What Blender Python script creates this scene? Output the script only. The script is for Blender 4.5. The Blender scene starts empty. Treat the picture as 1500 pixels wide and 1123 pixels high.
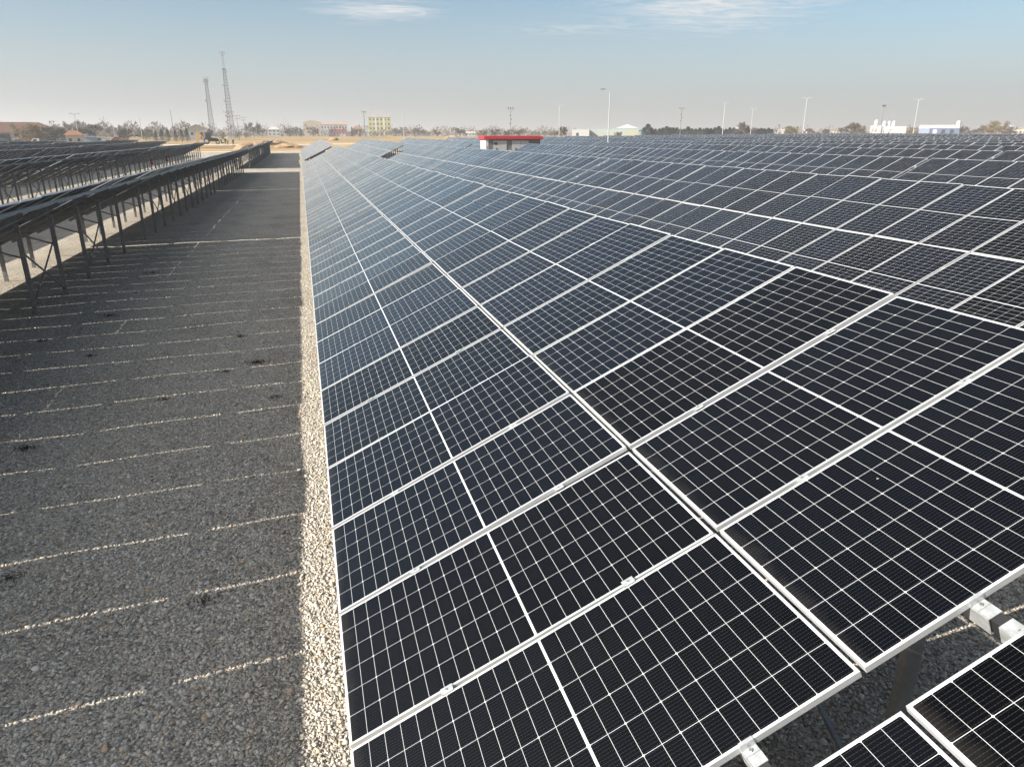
import bpy, bmesh, math, random
import numpy as np
from mathutils import Vector, Matrix

R = math.radians
random.seed(7)
rng = np.random.default_rng(11)
sc = bpy.context.scene
C = sc.collection

# ------------------------------------------------------------------ camera
YAW, PIT, FPX = R(15.75), R(19.18), 1042.6
CAM = Vector((0.033, -3.046, 3.898))
cd = bpy.data.cameras.new('camera')
cam = bpy.data.objects.new('camera', cd)
C.objects.link(cam)
cd.sensor_fit = 'HORIZONTAL'
cd.sensor_width = 36.0
cd.lens = FPX / 1500 * 36
cd.clip_start = 0.1
cd.clip_end = 20000
cam.location = CAM
cam.rotation_euler = (math.pi / 2 - PIT, 0, -YAW)
sc.camera = cam

# ------------------------------------------------------------------ sky, sun, exposure
SUN_TO = Vector((-1, -0.2243, 0.586)).normalized()
SUN_EL = math.asin(SUN_TO.z)
SUN_ROT = math.atan2(SUN_TO.x, SUN_TO.y)
world = bpy.data.worlds.new('World')
sc.world = world
world.use_nodes = True
wn = world.node_tree
for n in list(wn.nodes):
    wn.nodes.remove(n)


def N(nt, kind, **kw):
    n = nt.nodes.new(kind)
    ins = kw.pop('ins', {})
    for k, v in kw.items():
        setattr(n, k, v)
    for k, v in ins.items():
        s = n.inputs[k]
        if isinstance(v, bpy.types.NodeSocket):
            nt.links.new(v, s)
        else:
            s.default_value = v
    return n


def M(nt, op, a, b=None, c=None, clamp=False):
    n = nt.nodes.new('ShaderNodeMath')
    n.operation = op
    n.use_clamp = clamp
    for i, v in enumerate((a, b, c)):
        if v is None:
            continue
        if isinstance(v, bpy.types.NodeSocket):
            nt.links.new(v, n.inputs[i])
        else:
            n.inputs[i].default_value = v
    return n.outputs[0]


def mixc(nt, fac, a, b, mode='MIX'):
    n = nt.nodes.new('ShaderNodeMix')
    n.data_type = 'RGBA'
    n.blend_type = mode
    for s, v in ((n.inputs[0], fac), (n.inputs[6], a), (n.inputs[7], b)):
        if isinstance(v, bpy.types.NodeSocket):
            nt.links.new(v, s)
        else:
            s.default_value = (*v, 1) if isinstance(v, tuple) and len(v) == 3 else v
    return n.outputs[2]


def ramp(nt, fac, stops):
    n = nt.nodes.new('ShaderNodeValToRGB')
    el = n.color_ramp.elements
    while len(el) < len(stops):
        el.new(0.5)
    for e, (p, c) in zip(el, stops):
        e.position = p
        e.color = (*c, 1) if len(c) == 3 else c
    nt.links.new(fac, n.inputs[0])
    return n.outputs[0]


SKY = 0.050
GLOW = 0.58
sky = N(wn, 'ShaderNodeTexSky', sky_type='NISHITA', sun_disc=False, sun_elevation=SUN_EL, sun_rotation=SUN_ROT,
        altitude=1000, air_density=1.0, dust_density=0.5, ozone_density=1.3)
tc = N(wn, 'ShaderNodeTexCoord')
sep = N(wn, 'ShaderNodeSeparateXYZ', ins={0: tc.outputs['Generated']})
zz = M(wn, 'MAXIMUM', sep.outputs[2], 0.02)
# high cirrus: noise on a flat layer far above, kept to two patches of the sky ahead
lay = N(wn, 'ShaderNodeCombineXYZ', ins={0: M(wn, 'DIVIDE', sep.outputs[0], zz), 1: M(wn, 'DIVIDE', sep.outputs[1], zz)})
mp = N(wn, 'ShaderNodeMapping', ins={0: lay.outputs[0], 'Rotation': (0, 0, R(-20)), 'Scale': (1.0, 1.7, 1)})
cn = N(wn, 'ShaderNodeTexNoise', ins={'Vector': mp.outputs[0], 'Scale': 2.3, 'Detail': 11.0, 'Roughness': 0.66, 'Distortion': 1.1})


def pix_dir(px, py):
    r = Vector((math.cos(YAW), -math.sin(YAW), 0))
    f = Vector((math.sin(YAW) * math.cos(PIT), math.cos(YAW) * math.cos(PIT), -math.sin(PIT)))
    u = r.cross(f)
    return (f * FPX + r * (px - 750) + u * (561.5 - py)).normalized()


def patch(px, py, wx, wy):
    d = pix_dir(px, py)
    az = math.atan2(d.x, d.y)
    a = M(wn, 'ARCTAN2', sep.outputs[0], sep.outputs[1])
    da = M(wn, 'DIVIDE', M(wn, 'SUBTRACT', a, az), wx)
    de = M(wn, 'DIVIDE', M(wn, 'SUBTRACT', sep.outputs[2], d.z), wy)
    q = M(wn, 'ADD', M(wn, 'MULTIPLY', da, da), M(wn, 'MULTIPLY', de, de))
    return M(wn, 'POWER', 2.718, M(wn, 'MULTIPLY', q, -1.0))


pm = M(wn, 'MAXIMUM', patch(555, 14, 0.085, 0.014), patch(1050, 8, 0.14, 0.034))
pm = M(wn, 'MAXIMUM', pm, M(wn, 'MULTIPLY', patch(880, 42, 0.16, 0.012), 0.6))
cl = M(wn, 'MULTIPLY', M(wn, 'SUBTRACT', M(wn, 'ADD', cn.outputs[0], M(wn, 'MULTIPLY', pm, 0.30)), 0.585), 3.2, clamp=True)
cl = M(wn, 'MULTIPLY', cl, M(wn, 'MULTIPLY', pm, 1.15), clamp=True)
# thin whitish winter haze in the whole sky, thickest low down
hf = ramp(wn, M(wn, 'MAXIMUM', sep.outputs[2], 0.0), [(0.0, (.95,) * 3), (.05, (.84,) * 3), (.10, (.52,) * 3), (.16, (.20,) * 3), (.35, (.18,) * 3), (.8, (.22,) * 3)])
HZC = 0.212 / SKY
skyt = mixc(wn, 1.0, sky.outputs[0], (0.86, 1.04, 1.03), 'MULTIPLY')
skyh = mixc(wn, hf, skyt, (HZC * 1.005, HZC * 0.998, HZC * 1.03))
# bright hazy glow of the air on the side of the sun
sd_ = N(wn, 'ShaderNodeVectorMath', operation='DOT_PRODUCT', ins={0: tc.outputs['Generated'], 1: tuple(SUN_TO)})
glow = N(wn, 'ShaderNodeMapRange', interpolation_type='SMOOTHSTEP', ins={'Value': sd_.outputs['Value'], 'From Min': 0.30, 'From Max': 1.0, 'To Min': 0.0, 'To Max': 1.0})
skyh = mixc(wn, glow.outputs[0], skyh, (GLOW * 1.0 / SKY, GLOW / SKY, GLOW * 1.02 / SKY))
skyc = mixc(wn, cl, skyh, (0.34 / SKY, 0.345 / SKY, 0.35 / SKY))
bg = N(wn, 'ShaderNodeBackground', ins={0: skyc, 1: SKY})
wo = N(wn, 'ShaderNodeOutputWorld', ins={0: bg.outputs[0]})

sl = bpy.data.lights.new('sun', 'SUN')
sl.energy = 5.0
sl.angle = R(0.35)
sl.color = (1.0, 0.93, 0.82)
sun = bpy.data.objects.new('sun', sl)
C.objects.link(sun)
sun.location = (-30, -10, 40)
sun.rotation_euler = (-SUN_TO).to_track_quat('-Z', 'Y').to_euler()
sc.view_settings.view_transform = 'Standard'
sc.view_settings.look = 'None'
sc.view_settings.gamma = 1
sc.view_settings.use_curve_mapping = False
sc.view_settings.exposure = 1.25
sc.render.engine = 'CYCLES'
sc.cycles.max_bounces = 6
sc.cycles.volume_bounces = 2
sc.cycles.use_denoising = True


# ------------------------------------------------------------------ helpers
class MB:
    """collects boxes, bars and polygons into one mesh"""

    def __init__(s):
        s.v = []
        s.f = []
        s.m = []
        s.uv = {}

    def add(s, vs, fs, m=0):
        b = len(s.v)
        s.v += [tuple(p) for p in vs]
        s.f += [tuple(i + b for i in f) for f in fs]
        s.m += [m] * len(fs)

    def box(s, c, d, m=0, rz=0, mat=None):
        x, y, z = d[0] / 2, d[1] / 2, d[2] / 2
        vs = [Vector((a, b, e)) for e in (-z, z) for b in (-y, y) for a in (-x, x)]
        rm = mat if mat is not None else Matrix.Rotation(rz, 3, 'Z')
        s.add([rm @ p + Vector(c) for p in vs],
              [(0, 2, 3, 1), (4, 5, 7, 6), (0, 1, 5, 4), (2, 6, 7, 3), (0, 4, 6, 2), (1, 3, 7, 5)], m)

    def b2(s, lo, hi, m=0):
        s.box([(a + b) / 2 for a, b in zip(lo, hi)], [b - a for a, b in zip(lo, hi)], m)

    def bar(s, p0, p1, w, h=None, m=0, up=(0, 0, 1)):
        p0, p1 = Vector(p0), Vector(p1)
        d = p1 - p0
        L = d.length
        d.normalize()
        u = Vector(up)
        if abs(d.dot(u)) > 0.98:
            u = Vector((0, 1, 0))
        x = d.cross(u).normalized()
        z = x.cross(d)
        rm = Matrix((x, d, z)).transposed()
        s.box((p0 + p1) / 2, (w, L, h or w), m, mat=rm)

    def tube(s, p0, p1, r0, r1=None, n=8, m=0, cap=True):
        p0, p1 = Vector(p0), Vector(p1)
        r1 = r0 if r1 is None else r1
        d = (p1 - p0).normalized()
        a = Vector((0, 0, 1)) if abs(d.z) < 0.95 else Vector((1, 0, 0))
        x = d.cross(a).normalized()
        y = d.cross(x)
        vs = []
        for p, r in ((p0, r0), (p1, r1)):
            for k in range(n):
                t = 2 * math.pi * k / n
                vs.append(p + (x * math.cos(t) + y * math.sin(t)) * r)
        fs = [(k, k + n, (k + 1) % n + n, (k + 1) % n) for k in range(n)]
        if cap:
            fs += [tuple(range(n)), tuple(range(2 * n - 1, n - 1, -1))]
        s.add(vs, fs, m)

    def prism(s, poly, y0, y1, m=0):
        """polygon in x,z pushed along y"""
        n = len(poly)
        vs = [(x, y0, z) for x, z in poly] + [(x, y1, z) for x, z in poly]
        fs = [tuple(range(n)), tuple(range(2 * n - 1, n - 1, -1))]
        fs += [(k, k + n, (k + 1) % n + n, (k + 1) % n) for k in range(n)]
        s.add(vs, fs, m)

    def build(s, name, mats, parent=None, loc=None, rot=None, smooth=False, bevel=0, fix=True):
        me = bpy.data.meshes.new(name)
        me.from_pydata(s.v, [], s.f)
        for m in (mats if isinstance(mats, (list, tuple)) else [mats]):
            me.materials.append(m)
        if any(s.m):
            me.polygons.foreach_set('material_index', s.m)
        if fix:
            bm = bmesh.new()
            bm.from_mesh(me)
            bmesh.ops.recalc_face_normals(bm, faces=bm.faces)
            bm.to_mesh(me)
            bm.free()
        if smooth:
            me.polygons.foreach_set('use_smooth', [True] * len(me.polygons))
        me.update()
        return link(name, me, parent, loc, rot, bevel)


def link(name, me, parent=None, loc=None, rot=None, bevel=0):
    o = bpy.data.objects.new(name, me)
    C.objects.link(o)
    if parent:
        o.parent = parent
    if loc is not None:
        o.location = loc
    if rot is not None:
        o.rotation_euler = rot
    if bevel:
        b = o.modifiers.new('bevel', 'BEVEL')
        b.width = bevel
        b.segments = 2
    return o


def tag(o, label=None, cat=None, group=None, kind=None):
    for k, v in (('label', label), ('category', cat), ('group', group), ('kind', kind)):
        if v:
            o[k] = v
    return o


def thing(name, loc, label, cat, group=None, rz=0):
    o = bpy.data.objects.new(name, None)
    C.objects.link(o)
    o.empty_display_size = 0.3
    o.location = loc
    o.rotation_euler = (0, 0, rz)
    return tag(o, label, cat, group)


def dup(o, parent=None):
    c = o.copy()
    C.objects.link(c)
    c.parent = parent
    for ch in list(o.children):
        dup(ch, c)
    return c


def interp(x, xs, ys):
    return float(np.interp(x, xs, ys))


SX = [0, 9.17, 18.34, 27.5, 36.7, 46, 140, 400]
SY = [0, .12, .31, .43, .54, .63, 1.42, 2.2]
FY = [86, 94, 165, 190, 250, 350, 500, 700, 1500, 6000]
FZ = [0, .06, .40, .65, 1.5, 2.6, 3.25, 3.6, 4.0, 5.0]


WAV = [(rng.uniform(1.2, 7.5), rng.uniform(0, 6.28), rng.uniform(0, 6.28)) for _ in range(9)]


def und(x, y):
    z = 0.0
    for f, a, p in WAV:
        z = z + np.sin((x * math.cos(a) + y * math.sin(a)) * f + p) * 0.006 / f ** 0.5
    return z


def terr(x, y):
    s = np.interp(x, SX, SY)
    f = np.interp(y, FY, FZ)
    w = np.clip((420 - y) / 240, 0, 1)
    return f + s * w


def bgp(px, h):
    lat = (px - 750) * h * math.cos(PIT) / FPX
    x = CAM.x + h * math.sin(YAW) + lat * math.cos(YAW)
    y = CAM.y + h * math.cos(YAW) - lat * math.sin(YAW)
    return x, y, float(terr(x, y))


def zat(py, h):
    return CAM.z + (198.84 - py) * h / 1169.0


def az(x, y):
    return -math.atan2(x - CAM.x, y - CAM.y)


# ------------------------------------------------------------------ materials
def mat(name, col, rough=0.6, metal=0.0, noise=0.0, nscale=4.0, spec=0.5, bump=0.0, bscale=30.0):
    m = bpy.data.materials.new(name)
    m.use_nodes = True
    nt = m.node_tree
    b = nt.nodes['Principled BSDF']
    b.inputs['Roughness'].default_value = rough
    b.inputs['Metallic'].default_value = metal
    b.inputs['Specular IOR Level'].default_value = spec
    b.inputs['Base Color'].default_value = (*col, 1)
    if noise or bump:
        t = N(nt, 'ShaderNodeTexCoord')
    if noise:
        nz = N(nt, 'ShaderNodeTexNoise', ins={'Vector': t.outputs['Object'], 'Scale': nscale, 'Detail': 6.0, 'Roughness': 0.65})
        lo = tuple(max(0, c * (1 - noise)) for c in col)
        hi = tuple(min(1, c * (1 + noise)) for c in col)
        nt.links.new(ramp(nt, nz.outputs[0], [(0.3, lo), (0.7, hi)]), b.inputs['Base Color'])
    if bump:
        bn = N(nt, 'ShaderNodeTexNoise', ins={'Vector': t.outputs['Object'], 'Scale': bscale, 'Detail': 5.0})
        bp = N(nt, 'ShaderNodeBump', ins={'Strength': bump, 'Distance': 0.02, 'Height': bn.outputs[0]})
        nt.links.new(bp.outputs[0], b.inputs['Normal'])
    return m


ALU = mat('anodised_aluminium', (0.62, 0.63, 0.645), 0.34, 0.42, 0.10, 5.0)
GALV = mat('galvanised_steel', (0.23, 0.235, 0.245), 0.45, 0.55, 0.28, 9.0)
GALVB = mat('bright_galvanised', (0.43, 0.45, 0.46), 0.40, 0.45, 0.25, 22.0)
BLACK = mat('black_rubber', (0.02, 0.02, 0.022), 0.5)
BOLT = mat('bolt_steel', (0.35, 0.35, 0.36), 0.35, 0.8)

PW, PL, PITCH, GAP = 1.124, 2.278, 1.154, 0.025
TILT = R(25.22)
LOW = 0.82            # height of the lower panel edge above the ground


def cell_material(name, back=False):
    m = bpy.data.materials.new(name)
    m.use_nodes = True
    nt = m.node_tree
    b = nt.nodes['Principled BSDF']
    uv = N(nt, 'ShaderNodeUVMap', uv_map='UVMap')
    s = N(nt, 'ShaderNodeSeparateXYZ', ins={0: uv.outputs[0]})
    u, v = s.outputs[0], s.outputs[1]
    mu = 0.0130
    pu = (PW - 2 * mu) / 6
    half = 0.0062
    pv = (PL / 2 - half - 0.0145) / 12
    cu = M(nt, 'DIVIDE', M(nt, 'SUBTRACT', u, mu), pu)
    fu = M(nt, 'FRACT', cu)
    du = M(nt, 'MULTIPLY', M(nt, 'MINIMUM', fu, M(nt, 'SUBTRACT', 1.0, fu)), pu)
    vm = M(nt, 'SUBTRACT', M(nt, 'ABSOLUTE', M(nt, 'SUBTRACT', v, PL / 2)), half)
    cv = M(nt, 'DIVIDE', vm, pv)
    fv = M(nt, 'FRACT', cv)
    dv = M(nt, 'MULTIPLY', M(nt, 'MINIMUM', fv, M(nt, 'SUBTRACT', 1.0, fv)), pv)
    f2 = M(nt, 'FRACT', M(nt, 'MULTIPLY', cv, 0.5))
    dv2 = M(nt, 'MULTIPLY', M(nt, 'MINIMUM', f2, M(nt, 'SUBTRACT', 1.0, f2)), pv * 2)
    line = M(nt, 'MAXIMUM', M(nt, 'LESS_THAN', du, 0.0010), M(nt, 'LESS_THAN', dv, 0.0009))
    dia = M(nt, 'LESS_THAN', M(nt, 'ADD', du, dv2), 0.0070)
    line = M(nt, 'MAXIMUM', line, dia)
    out = M(nt, 'MAXIMUM', M(nt, 'LESS_THAN', cu, 0.0), M(nt, 'GREATER_THAN', cu, 6.0))
    out = M(nt, 'MAXIMUM', out, M(nt, 'MAXIMUM', M(nt, 'LESS_THAN', cv, 0.0), M(nt, 'GREATER_THAN', cv, 12.0)))
    white = M(nt, 'MAXIMUM', line, out)
    # ten thin busbars a cell, broken into pads
    fb = M(nt, 'FRACT', M(nt, 'MULTIPLY', fu, 10.0))
    bus = M(nt, 'LESS_THAN', M(nt, 'ABSOLUTE', M(nt, 'SUBTRACT', fb, 0.5)), 0.022)
    pad = M(nt, 'LESS_THAN', M(nt, 'ABSOLUTE', M(nt, 'SUBTRACT', M(nt, 'FRACT', M(nt, 'MULTIPLY', fv, 6.0)), 0.5)), 0.14)
    pad = M(nt, 'MULTIPLY', pad, M(nt, 'LESS_THAN', M(nt, 'ABSOLUTE', M(nt, 'SUBTRACT', fb, 0.5)), 0.07))
    bus = M(nt, 'MAXIMUM', M(nt, 'MULTIPLY', bus, 0.75), M(nt, 'MULTIPLY', pad, 0.55))
    # cell to cell and panel to panel differences of the silicon
    ob = N(nt, 'ShaderNodeObjectInfo')
    at = N(nt, 'ShaderNodeAttribute', attribute_name='panel_random')
    rnd = M(nt, 'FRACT', M(nt, 'ADD', ob.outputs['Random'], at.outputs['Fac']))
    cid = N(nt, 'ShaderNodeCombineXYZ', ins={0: M(nt, 'FLOOR', cu), 1: M(nt, 'FLOOR', M(nt, 'DIVIDE', v, pv)), 2: M(nt, 'MULTIPLY', rnd, 50.0)})
    wn_ = N(nt, 'ShaderNodeTexWhiteNoise', noise_dimensions='3D', ins={'Vector': cid.outputs[0]})
    cellv = M(nt, 'ADD', M(nt, 'MULTIPLY', wn_.outputs['Value'], 0.35), M(nt, 'MULTIPLY', rnd, 0.65))
    k = 22.0 if back else 0.5
    cell = ramp(nt, cellv, [(0.0, (0.0020 * k, 0.0019 * k, 0.0020 * k)), (0.5, (0.0024 * k, 0.0024 * k, 0.0032 * k)),
                            (1.0, (0.0028 * k, 0.0036 * k, 0.0064 * k))])
    # blue coat's sheen at a slant, painted into the colour, varying by panel
    lw = N(nt, 'ShaderNodeLayerWeight', ins={'Blend': 0.35})
    slant = M(nt, 'MULTIPLY', M(nt, 'POWER', lw.outputs['Facing'], 2.0), rnd)
    cell = mixc(nt, slant, cell, (0.0055, 0.0095, 0.019) if not back else (0.02, 0.02, 0.02))
    sl_ = M(nt, 'ADD', M(nt, 'MULTIPLY', rnd, 0.22), 0.30)
    nt.links.new(sl_, b.inputs['Specular IOR Level'])
    wcol = (0.16, 0.155, 0.14) if back else (0.54, 0.555, 0.57)
    col = mixc(nt, M(nt, 'MULTIPLY', bus, 0.05 if back else 0.11), cell, (0.35, 0.36, 0.38))
    col = mixc(nt, white, col, wcol)
    # a thin uneven film of dust
    tcn = N(nt, 'ShaderNodeTexCoord')
    dn = N(nt, 'ShaderNodeTexNoise', ins={'Vector': tcn.outputs['Object'], 'Scale': 1.7, 'Detail': 7.0, 'Roughness': 0.7})
    dust = M(nt, 'MULTIPLY', M(nt, 'SUBTRACT', dn.outputs[0], 0.42), 0.010, clamp=True)
    col = mixc(nt, dust, col, (0.42, 0.38, 0.33))
    # dirt washed down to the lower edge, a few droppings and water marks
    wash = M(nt, 'MULTIPLY', M(nt, 'SUBTRACT', M(nt, 'MULTIPLY', M(nt, 'SUBTRACT', dn.outputs[0], 0.22), 0.26), v), 0.42, clamp=True)
    col = mixc(nt, wash, col, (0.34, 0.30, 0.25))
    dr = N(nt, 'ShaderNodeTexVoronoi', voronoi_dimensions='2D', ins={'Vector': N(nt, 'ShaderNodeVectorMath', operation='ADD', ins={0: uv.outputs[0], 1: N(nt, 'ShaderNodeCombineXYZ', ins={0: M(nt, 'MULTIPLY', rnd, 37.0), 1: M(nt, 'MULTIPLY', rnd, 91.0)}).outputs[0]}).outputs[0], 'Scale': 1.4})
    ds = N(nt, 'ShaderNodeSeparateColor', ins={0: dr.outputs['Color']})
    drop = M(nt, 'MULTIPLY', M(nt, 'LESS_THAN', M(nt, 'ADD', dr.outputs['Distance'], M(nt, 'MULTIPLY', dn.outputs[0], 0.02)), M(nt, 'MULTIPLY', ds.outputs[1], 0.019)), M(nt, 'GREATER_THAN', ds.outputs[0], 0.72))
    col = mixc(nt, M(nt, 'MULTIPLY', drop, 0.4), col, (0.42, 0.40, 0.36))
    nt.links.new(col, b.inputs['Base Color'])
    b.inputs['IOR'].default_value = 1.38
    rg = M(nt, 'ADD', M(nt, 'MULTIPLY', dn.outputs[0], 0.10), 0.03 if not back else 0.4)
    nt.links.new(rg, b.inputs['Roughness'])
    return m


CELL = cell_material('solar_cells_under_glass')
CELLB = cell_material('panel_backsheet', True)

# ------------------------------------------------------------------ ground
def gravel_nodes(nt, vec, scale):
    vo = N(nt, 'ShaderNodeTexVoronoi', ins={'Vector': vec, 'Scale': scale, 'Randomness': 1.0})
    sepc = N(nt, 'ShaderNodeSeparateColor', ins={0: vo.outputs['Color']})
    stone = ramp(nt, sepc.outputs[0], STONE)
    return vo, stone


STONE = [(0.0, (0.22, 0.205, 0.18)), (0.25, (0.40, 0.375, 0.33)), (0.55, (0.56, 0.52, 0.455)), (0.8, (0.70, 0.645, 0.55)),
         (0.93, (0.52, 0.37, 0.24)), (1.0, (0.78, 0.74, 0.67))]


def gravel_mat():
    m = bpy.data.materials.new('crushed_stone_gravel')
    m.use_nodes = True
    nt = m.node_tree
    b = nt.nodes['Principled BSDF']
    b.inputs['Roughness'].default_value = 0.9
    b.inputs['Specular IOR Level'].default_value = 0.2
    t = N(nt, 'ShaderNodeTexCoord')
    P = t.outputs['Object']
    wob = N(nt, 'ShaderNodeTexNoise', ins={'Vector': P, 'Scale': 9.0, 'Detail': 3.0})
    P2 = N(nt, 'ShaderNodeVectorMath', operation='MULTIPLY_ADD', ins={0: wob.outputs['Color'], 1: (0.05, 0.05, 0.0), 2: P}).outputs[0]
    v1, s1 = gravel_nodes(nt, P2, 38.0)
    v2, s2 = gravel_nodes(nt, P2, 75.0)
    col = mixc(nt, 0.4, s1, s2)
    big = N(nt, 'ShaderNodeTexNoise', ins={'Vector': P, 'Scale': 0.55, 'Detail': 8.0, 'Roughness': 0.68})
    col = mixc(nt, 1.0, col, ramp(nt, big.outputs[0], [(0.25, (0.66, 0.63, 0.60)), (0.5, (0.98, 0.97, 0.95)), (0.75, (1.12, 1.10, 1.06))]), 'MULTIPLY')
    # damp earthy spots with dead weeds
    sp = N(nt, 'ShaderNodeTexNoise', ins={'Vector': P, 'Scale': 1.3, 'Detail': 5.0, 'Roughness': 0.6})
    spot = M(nt, 'MULTIPLY', M(nt, 'SUBTRACT', sp.outputs[0], 0.66), 9.0, clamp=True)
    col = mixc(nt, M(nt, 'MULTIPLY', spot, 0.7), col, (0.085, 0.066, 0.046))
    crev = M(nt, 'MULTIPLY', M(nt, 'SUBTRACT', v1.outputs['Distance'], 0.42), 2.2, clamp=True)
    col = mixc(nt, crev, col, (0.16, 0.145, 0.12))
    nt.links.new(col, b.inputs['Base Color'])
    hgt = M(nt, 'ADD', M(nt, 'MULTIPLY', v1.outputs['Distance'], -1.0), M(nt, 'MULTIPLY', v2.outputs['Distance'], -0.45))
    bp = N(nt, 'ShaderNodeBump', ins={'Strength': 0.9, 'Distance': 0.03, 'Height': hgt})
    nt.links.new(bp.outputs[0], b.inputs['Normal'])
    return m


def field_mat():
    m = bpy.data.materials.new('dry_field_earth')
    m.use_nodes = True
    nt = m.node_tree
    b = nt.nodes['Principled BSDF']
    b.inputs['Roughness'].default_value = 0.95
    b.inputs['Specular IOR Level'].default_value = 0.1
    t = N(nt, 'ShaderNodeTexCoord')
    P = t.outputs['Object']
    a = N(nt, 'ShaderNodeTexNoise', ins={'Vector': P, 'Scale': 0.035, 'Detail': 8.0, 'Roughness': 0.7})
    mpn = N(nt, 'ShaderNodeMapping', ins={0: P, 'Scale': (0.02, 0.12, 1)})
    c = N(nt, 'ShaderNodeTexNoise', ins={'Vector': mpn.outputs[0], 'Scale': 1.0, 'Detail': 6.0})
    col = ramp(nt, M(nt, 'ADD', M(nt, 'MULTIPLY', a.outputs[0], 0.6), M(nt, 'MULTIPLY', c.outputs[0], 0.4)),
               [(0.34, (0.10, 0.078, 0.05)), (0.46, (0.26, 0.175, 0.09)), (0.56, (0.36, 0.26, 0.14)), (0.68, (0.46, 0.37, 0.25))])
    nt.links.new(col, b.inputs['Base Color'])
    return m


GRAVEL = gravel_mat()
FIELD = field_mat()
ROADM = mat('pale_dirt_road', (0.55, 0.47, 0.36), 0.95, 0, 0.18, 0.5, 0.1)


def sheet(name, xs, ys, m, dz, label, wavy=False):
    X, Y = np.meshgrid(xs, ys)
    Z = terr(X, Y) + dz
    if wavy:
        Z = Z + und(X, Y) * ((X > -7.2) & (X < 7.2) & (Y > -2.2) & (Y < 33))
    v = np.stack([X, Y, Z], -1).reshape(-1, 3)
    nx, ny = len(xs), len(ys)
    f = [(j * nx + i, j * nx + i + 1, (j + 1) * nx + i + 1, (j + 1) * nx + i) for j in range(ny - 1) for i in range(nx - 1)]
    me = bpy.data.meshes.new(name)
    me.from_pydata(v.tolist(), [], f)
    me.materials.append(m)
    return tag(link(name, me), label, name.replace('_', ' '), kind='structure')


gx = np.unique(np.concatenate([np.linspace(-6000, -300, 20), np.linspace(-300, 0, 31), np.array(SX), np.linspace(140, 400, 14), np.linspace(400, 6000, 20)]))
gy = np.unique(np.concatenate([np.array([-200.0, -60, 0, 40]), np.array(FY), np.linspace(165, 700, 50), np.linspace(700, 9000, 24)]))
sheet('ground', gx, gy, FIELD, -0.12, 'dry brown grass field behind the solar park')
gvx = np.unique(np.concatenate([np.linspace(-115, 0, 12), np.arange(-7.2, 7.21, 0.16), np.array(SX[:6]), np.linspace(60, 185, 9)]))
gvy = np.unique(np.concatenate([np.linspace(-40, 86, 8), np.arange(-2.2, 33, 0.16), np.array([94.0, 120, 150, 165, 171])]))
sheet('gravel_yard', gvx, gvy, GRAVEL, 0.0, 'crushed stone gravel under and between the solar tables', True)
rdy = np.array([176.0, 179, 182])
sheet('dirt_road', np.linspace(-260, 60, 33), rdy, ROADM, -0.09, 'pale dirt road along the end of the solar park')
sheet('field_track', np.linspace(-300, 90, 40), np.array([236.0, 241, 246]), ROADM, -0.09, 'pale track across the brown field')


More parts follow.
